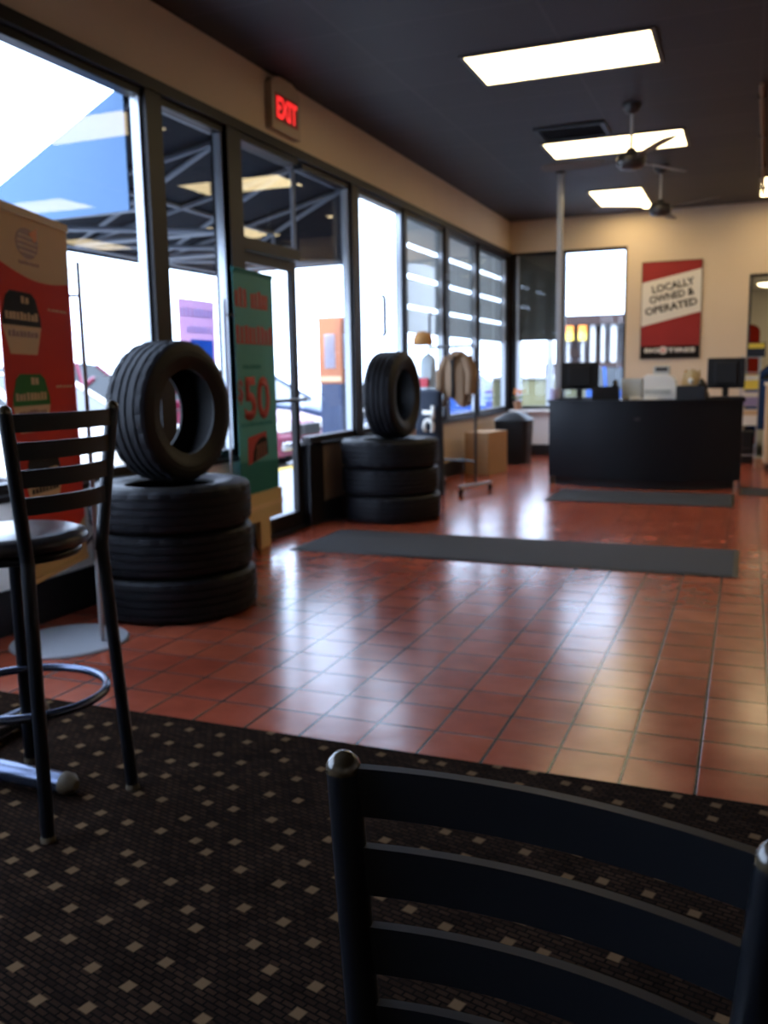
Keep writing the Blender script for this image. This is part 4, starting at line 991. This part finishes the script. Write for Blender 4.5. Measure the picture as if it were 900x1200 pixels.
# ------------------------------------------------------------------ cars
def car(name, label, loc, rz, paint, kind='sedan'):
    """nose towards local +x"""
    t = thing(name, label, 'car', loc, rz)
    if kind == 'sedan':
        L_, W_, low = 4.5, 1.75, [(-2.22, 0.28), (-2.25, 0.62), (-2.15, 0.88), (-1.45, 0.94), (0.75, 0.92), (1.7, 0.82), (2.12, 0.72), (2.25, 0.52), (2.22, 0.26)]
        gh = [(-1.55, 0.93), (-0.95, 1.38), (-0.3, 1.45), (0.15, 1.42), (1.0, 0.91)]
    else:
        L_, W_, low = 4.6, 1.85, [(-2.25, 0.38), (-2.28, 0.75), (-2.22, 1.05), (-1.4, 1.08), (0.95, 1.06), (1.9, 0.98), (2.2, 0.84), (2.28, 0.6), (2.25, 0.36)]
        gh = [(-2.15, 1.07), (-1.85, 1.66), (-0.5, 1.76), (0.25, 1.70), (1.05, 1.05)]
    hw = W_/2
    side = frame((0, 0, 0), (1, 0, 0), (0, 0, 1))
    b = MB(); vs = []; n = len(low)
    prof = [(x, z) for x, z in low]
    for (dy, sc) in ((-hw, 0.0), (-hw+0.08, 1.0), (hw-0.08, 1.0), (hw, 0.0)):
        for x, z in prof: vs.append((x*(0.985 if sc == 0 else 1.0), dy, z - (0.03 if sc == 0 and z > 0.6 else 0.0)))
    fs = [list(range(n))[::-1], list(range(3*n, 4*n))]
    for r_ in range(3):
        for i in range(n): fs.append((r_*n+i, r_*n+(i+1)%n, (r_+1)*n+(i+1)%n, (r_+1)*n+i))
    b.add(vs, fs); b.build('body', paint, t, 35)
    g = len(gh)
    def ghm(inset, zc): return [(x, s*(hw-0.06-inset*(z-0.9)), z) for s in (-1, 1) for x, z in gh]
    v2 = ghm(0.28, 0)
    b = MB(); b.add(v2, [list(range(g))[::-1], list(range(g, 2*g))] + [(i, i+1, g+i+1, g+i) for i in range(g-1)]); cab = b.build('cabin_glass', 'carglass', t)
    b = MB()                                    # roof skin and pillars
    top = gh[1:-1]; k = len(top)
    vv = [(x, s*(hw-0.055-0.28*(z-0.9)), z+0.012) for s in (-1, 1) for x, z in top]
    b.add(vv, [(i, i+1, k+i+1, k+i) for i in range(k-1)])
    for s in (-1, 1):
        for (xa, za), (xb, zb_) in ((gh[0], gh[1]), (gh[-1], gh[-2]), ((-0.25, 0.93 if kind == 'sedan' else 1.06), (-0.28, gh[2][1]))):
            b.tube([(xa, s*(hw-0.055-0.28*(za-0.9)), za), (xb, s*(hw-0.055-0.28*(zb_-0.9)), zb_)], 0.04, 8)
    b.build('roof', paint, t, 40)
    R_ = 0.31 if kind == 'sedan' else 0.36
    for sx in (-1.35, 1.38):
        for s in (-1, 1):
            mw = Matrix.Translation((sx, s*(hw-0.10), R_)) @ Matrix.Rotation(PI/2, 4, 'X')
            w = MB().lathe([(R_*0.62, -0.10), (R_*0.95, -0.10), (R_, -0.06), (R_, 0.06), (R_*0.95, 0.10), (R_*0.62, 0.10)], 28, m=mw, closed=True).build('wheel', 'rubber', t, 40)
            MB().lathe([(0.001, -0.104), (R_*0.3, -0.108), (R_*0.62, -0.09), (R_*0.62, 0.09), (R_*0.3, 0.108), (0.001, 0.104)], 20, m=mw).build('hub', 'chrome', w, 40)
    zl = 0.66 if kind == 'sedan' else 0.80
    for s in (-1, 1):
        MB().box(2.10, 2.235, s*0.62-0.16, s*0.62+0.16, zl-0.07, zl+0.06, 0.02).build('headlight', 'headlamp', t)
        MB().box(-2.30, -2.18, s*0.66-0.14, s*0.66+0.14, zl+0.02, zl+0.14, 0.02).build('tail_light', 'pinkred', t)
        MB().box(0.55, 0.70, s*(hw+0.07)-0.07, s*(hw+0.07)+0.07, 0.93, 1.05, 0.02).build('mirror', paint, t)
    MB().box(2.15, 2.262, -0.42, 0.42, zl-0.14, zl+0.02, 0.015).build('grille', 'plasticblack', t)
    MB().box(2.18, 2.285, -0.78, 0.78, zl-0.32, zl-0.2, 0.02).build('bumper', 'chrome', t)
    return t
G = -0.16
car('car', 'maroon car parked nose-in at the yellow kerb, seen through the door glass', (-8.15, 11.7, G), 0.0, 'maroon')
car('car', 'slate blue car parked nose-in past the outdoor cabinet', (-8.9, 15.1, G), 0.05, 'slate')
car('car', 'white car parked outside the window between the red banner and the near tires', (-8.6, 8.9, G), 0.0, 'whitepaint')
car('sport_utility_vehicle', 'tall maroon vehicle parked far out behind the white car', (-15.2, 17.6, G), 1.3, 'maroon', 'suv')
car('car', 'blue car in the back lot, seen low through the second back window', (-3.0, 22.5, G), 0.2, 'bluepaint')
car('car', 'bright blue car in the back lot near the grey pole', (-7.2, 24.5, G), 0.1, 'bluepaint')

# ------------------------------------------------------------------ behind the back windows
bd = thing('building', 'long brown building with white posts beyond the back windows', 'building', (0, 0, G))
MB().box(-5.9, 3, 30, 36, 0, 2.8).build('wall', 'brickbrown', bd)
MB().box(-6.1, 3.3, 28.8, 36.3, 2.8, 3.09).build('roof', 'brickbrown', bd)
MB().box(-5.9, 3, 28.2, 28.4, 0, 1.62).build('low_wall', 'brickbrown', bd)
for x, hw_ in ((-4.55, 0.08), (-4.24, 0.05), (-3.91, 0.09), (-2.6, 0.12), (-1.2, 0.12), (0.3, 0.12), (1.8, 0.12)):
    MB().box(x-hw_, x+hw_, 28.9, 29.1, 0, 2.8, 0.02).build('post', 'postwhite', bd)
for k in range(2):
    x = -1.9 + k*2.6
    w = MB().box(x-0.5, x+0.5, 29.95, 30.0, 0.9, 2.4).build('shop_window', 'postwhite', bd)
    MB().box(x-0.42, x+0.42, 29.92, 29.95, 0.98, 2.32).build('pane', 'carglass', w)
for (x, hw_, lab) in ((-5.28, 0.17, 'wider orange and yellow sign board left on the brown building'), (-4.83, 0.12, 'narrower orange and yellow sign board right on the brown building')):
    t = thing('sign_board', lab, 'sign', (x, 28.7, G), 0)
    MB().box(-hw_, hw_, -0.05, 0.05, 2.56, 2.77).build('upper_panel', 'signorange', t)
    MB().box(-hw_, hw_, -0.05, 0.05, 2.32, 2.559).build('lower_panel', 'signyellow', t)
    MB().tube([(0, 0.09, 0), (0, 0.09, 2.7)], 0.04, 10).build('post', 'postwhite', t, 40)
t = thing('tree', 'bare thin tree outside the second back window', 'tree', (-4.65, 19.0, G))
b = MB(); b.tube([(0, 0, 0), (0.03, 0, 1.4), (0.0, 0.05, 2.6), (0.06, 0, 4.2), (0.0, 0, 6.0)], 0, 10, rs=[0.09, 0.075, 0.065, 0.05, 0.02])
b.build('trunk', 'bark', t, 60)
for k in range(9):
    a = k*2.3; z = 2.3 + k*0.38; ln = 0.9 - 0.05*k
    MB().tube([(0.02, 0, z), (ln*0.5*math.cos(a), ln*0.5*math.sin(a), z+0.35), (ln*math.cos(a), ln*math.sin(a), z+0.95)], 0, 7, rs=[0.028, 0.018, 0.006]).build('branch', 'bark', t, 60)
t = thing('planter_box', 'low olive planter box outside the corner back window', 'planter', (-3.5, 16.6, -0.16))
MB().box(-0.9, 0.75, -0.25, 0.25, 0.0, 1.24, 0.01).build('box', 'olive', t)
MB().box(-0.95, 0.80, -0.30, 0.30, 1.241, 1.29, 0.01).build('rim', 'postwhite', t)

for k, x in enumerate((-3.58, -3.05)):
    t = thing('porch_post', ('grey porch post outside the corner back window, nearer the corner', 'grey porch post outside the corner back window, nearer the grey pole')[k], 'post', (x, 15.0, -0.16))
    MB().box(-0.05, 0.05, -0.05, 0.05, 0.0, 2.9, 0.008).build('shaft', 'greymetal', t)
    MB().box(-0.08, 0.08, -0.08, 0.08, 0.0, 0.12, 0.01).build('base', 'greymetal', t)
# things beyond the wall opening
t = thing('tall_locker', 'dark red locker with an arched top beyond the wall opening', 'locker', (0.01, 15.75, 0))
MB().prism([(-0.14, 0), (0.14, 0), (0.14, 1.77)] + ellipse(0, 1.77, 0.14, 0.12, 14, 0, PI)[1:-1] + [(-0.14, 1.77)], -0.2, 0.2, frame((0, 0, 0), (1, 0, 0), (0, 0, 1))).build('body', 'dullred', t)
MB().prism([(-0.12, 0.05), (0.12, 0.05), (0.12, 1.765)] + ellipse(0, 1.765, 0.12, 0.10, 14, 0, PI)[1:-1] + [(-0.12, 1.765)], 0.2, 0.215, frame((0, 0, 0), (1, 0, 0), (0, 0, 1))).build('door', 'red', t)
MB().box(0.08, 0.10, -0.235, -0.215, 0.9, 1.05).build('handle', 'steel', t)
car('car', 'blue car in the service bay, glimpsed through the wall opening', (1.15, 14.35, 0.0), PI, 'bluepaint', 'suv')

# ------------------------------------------------------------------ light
w = bpy.data.worlds.new('sky'); SC.world = w; w.use_nodes = True
bg = w.node_tree.nodes['Background']; bg.inputs['Color'].default_value = (0.62, 0.74, 1.0, 1); bg.inputs['Strength'].default_value = 9.0
s = bpy.data.lights.new('sun', 'SUN'); s.energy = 6.0; s.angle = 0.01; s.color = (1.0, 0.95, 0.86)
so = bpy.data.objects.new('sun', s); COL.objects.link(so)
so.rotation_euler = Vector((0.55, -0.62, 0.80)).to_track_quat('Z', 'Y').to_euler()

# ------------------------------------------------------------------ camera
cam = bpy.data.cameras.new('camera'); co = bpy.data.objects.new('camera', cam); COL.objects.link(co)
F, YAW, PITCH, ROLL = 1051.66, 0.3837367, 0.1517833, -0.0167693
fw = Vector((-math.sin(YAW)*math.cos(PITCH), math.cos(YAW)*math.cos(PITCH), -math.sin(PITCH)))
rt = Vector((math.cos(YAW), math.sin(YAW), 0)); up = rt.cross(fw)
r2 = rt*math.cos(ROLL) + up*math.sin(ROLL); u2 = -rt*math.sin(ROLL) + up*math.cos(ROLL)
mw = Matrix.Identity(4)
for i, a in enumerate((r2, u2, -fw)):
    for r_ in range(3): mw[r_][i] = a[r_]
mw.translation = Vector((0, 0, 1.2))
co.matrix_world = mw
cam.sensor_fit = 'AUTO'; cam.sensor_width = 36.0; cam.lens = F/1200*36.0
cam.clip_start = 0.02; cam.clip_end = 300
cam.dof.use_dof = True; cam.dof.focus_distance = 1.15; cam.dof.aperture_fstop = 5.4
SC.camera = co
SC.view_settings.view_transform = 'Standard'; SC.view_settings.look = 'None'
SC.view_settings.exposure = 0.0; SC.view_settings.gamma = 1.0; SC.view_settings.use_curve_mapping = False
SC.cycles.use_denoising = True
SC.cycles.max_bounces = 10; SC.cycles.transparent_max_bounces = 24
SC.cycles.sample_clamp_indirect = 8.0
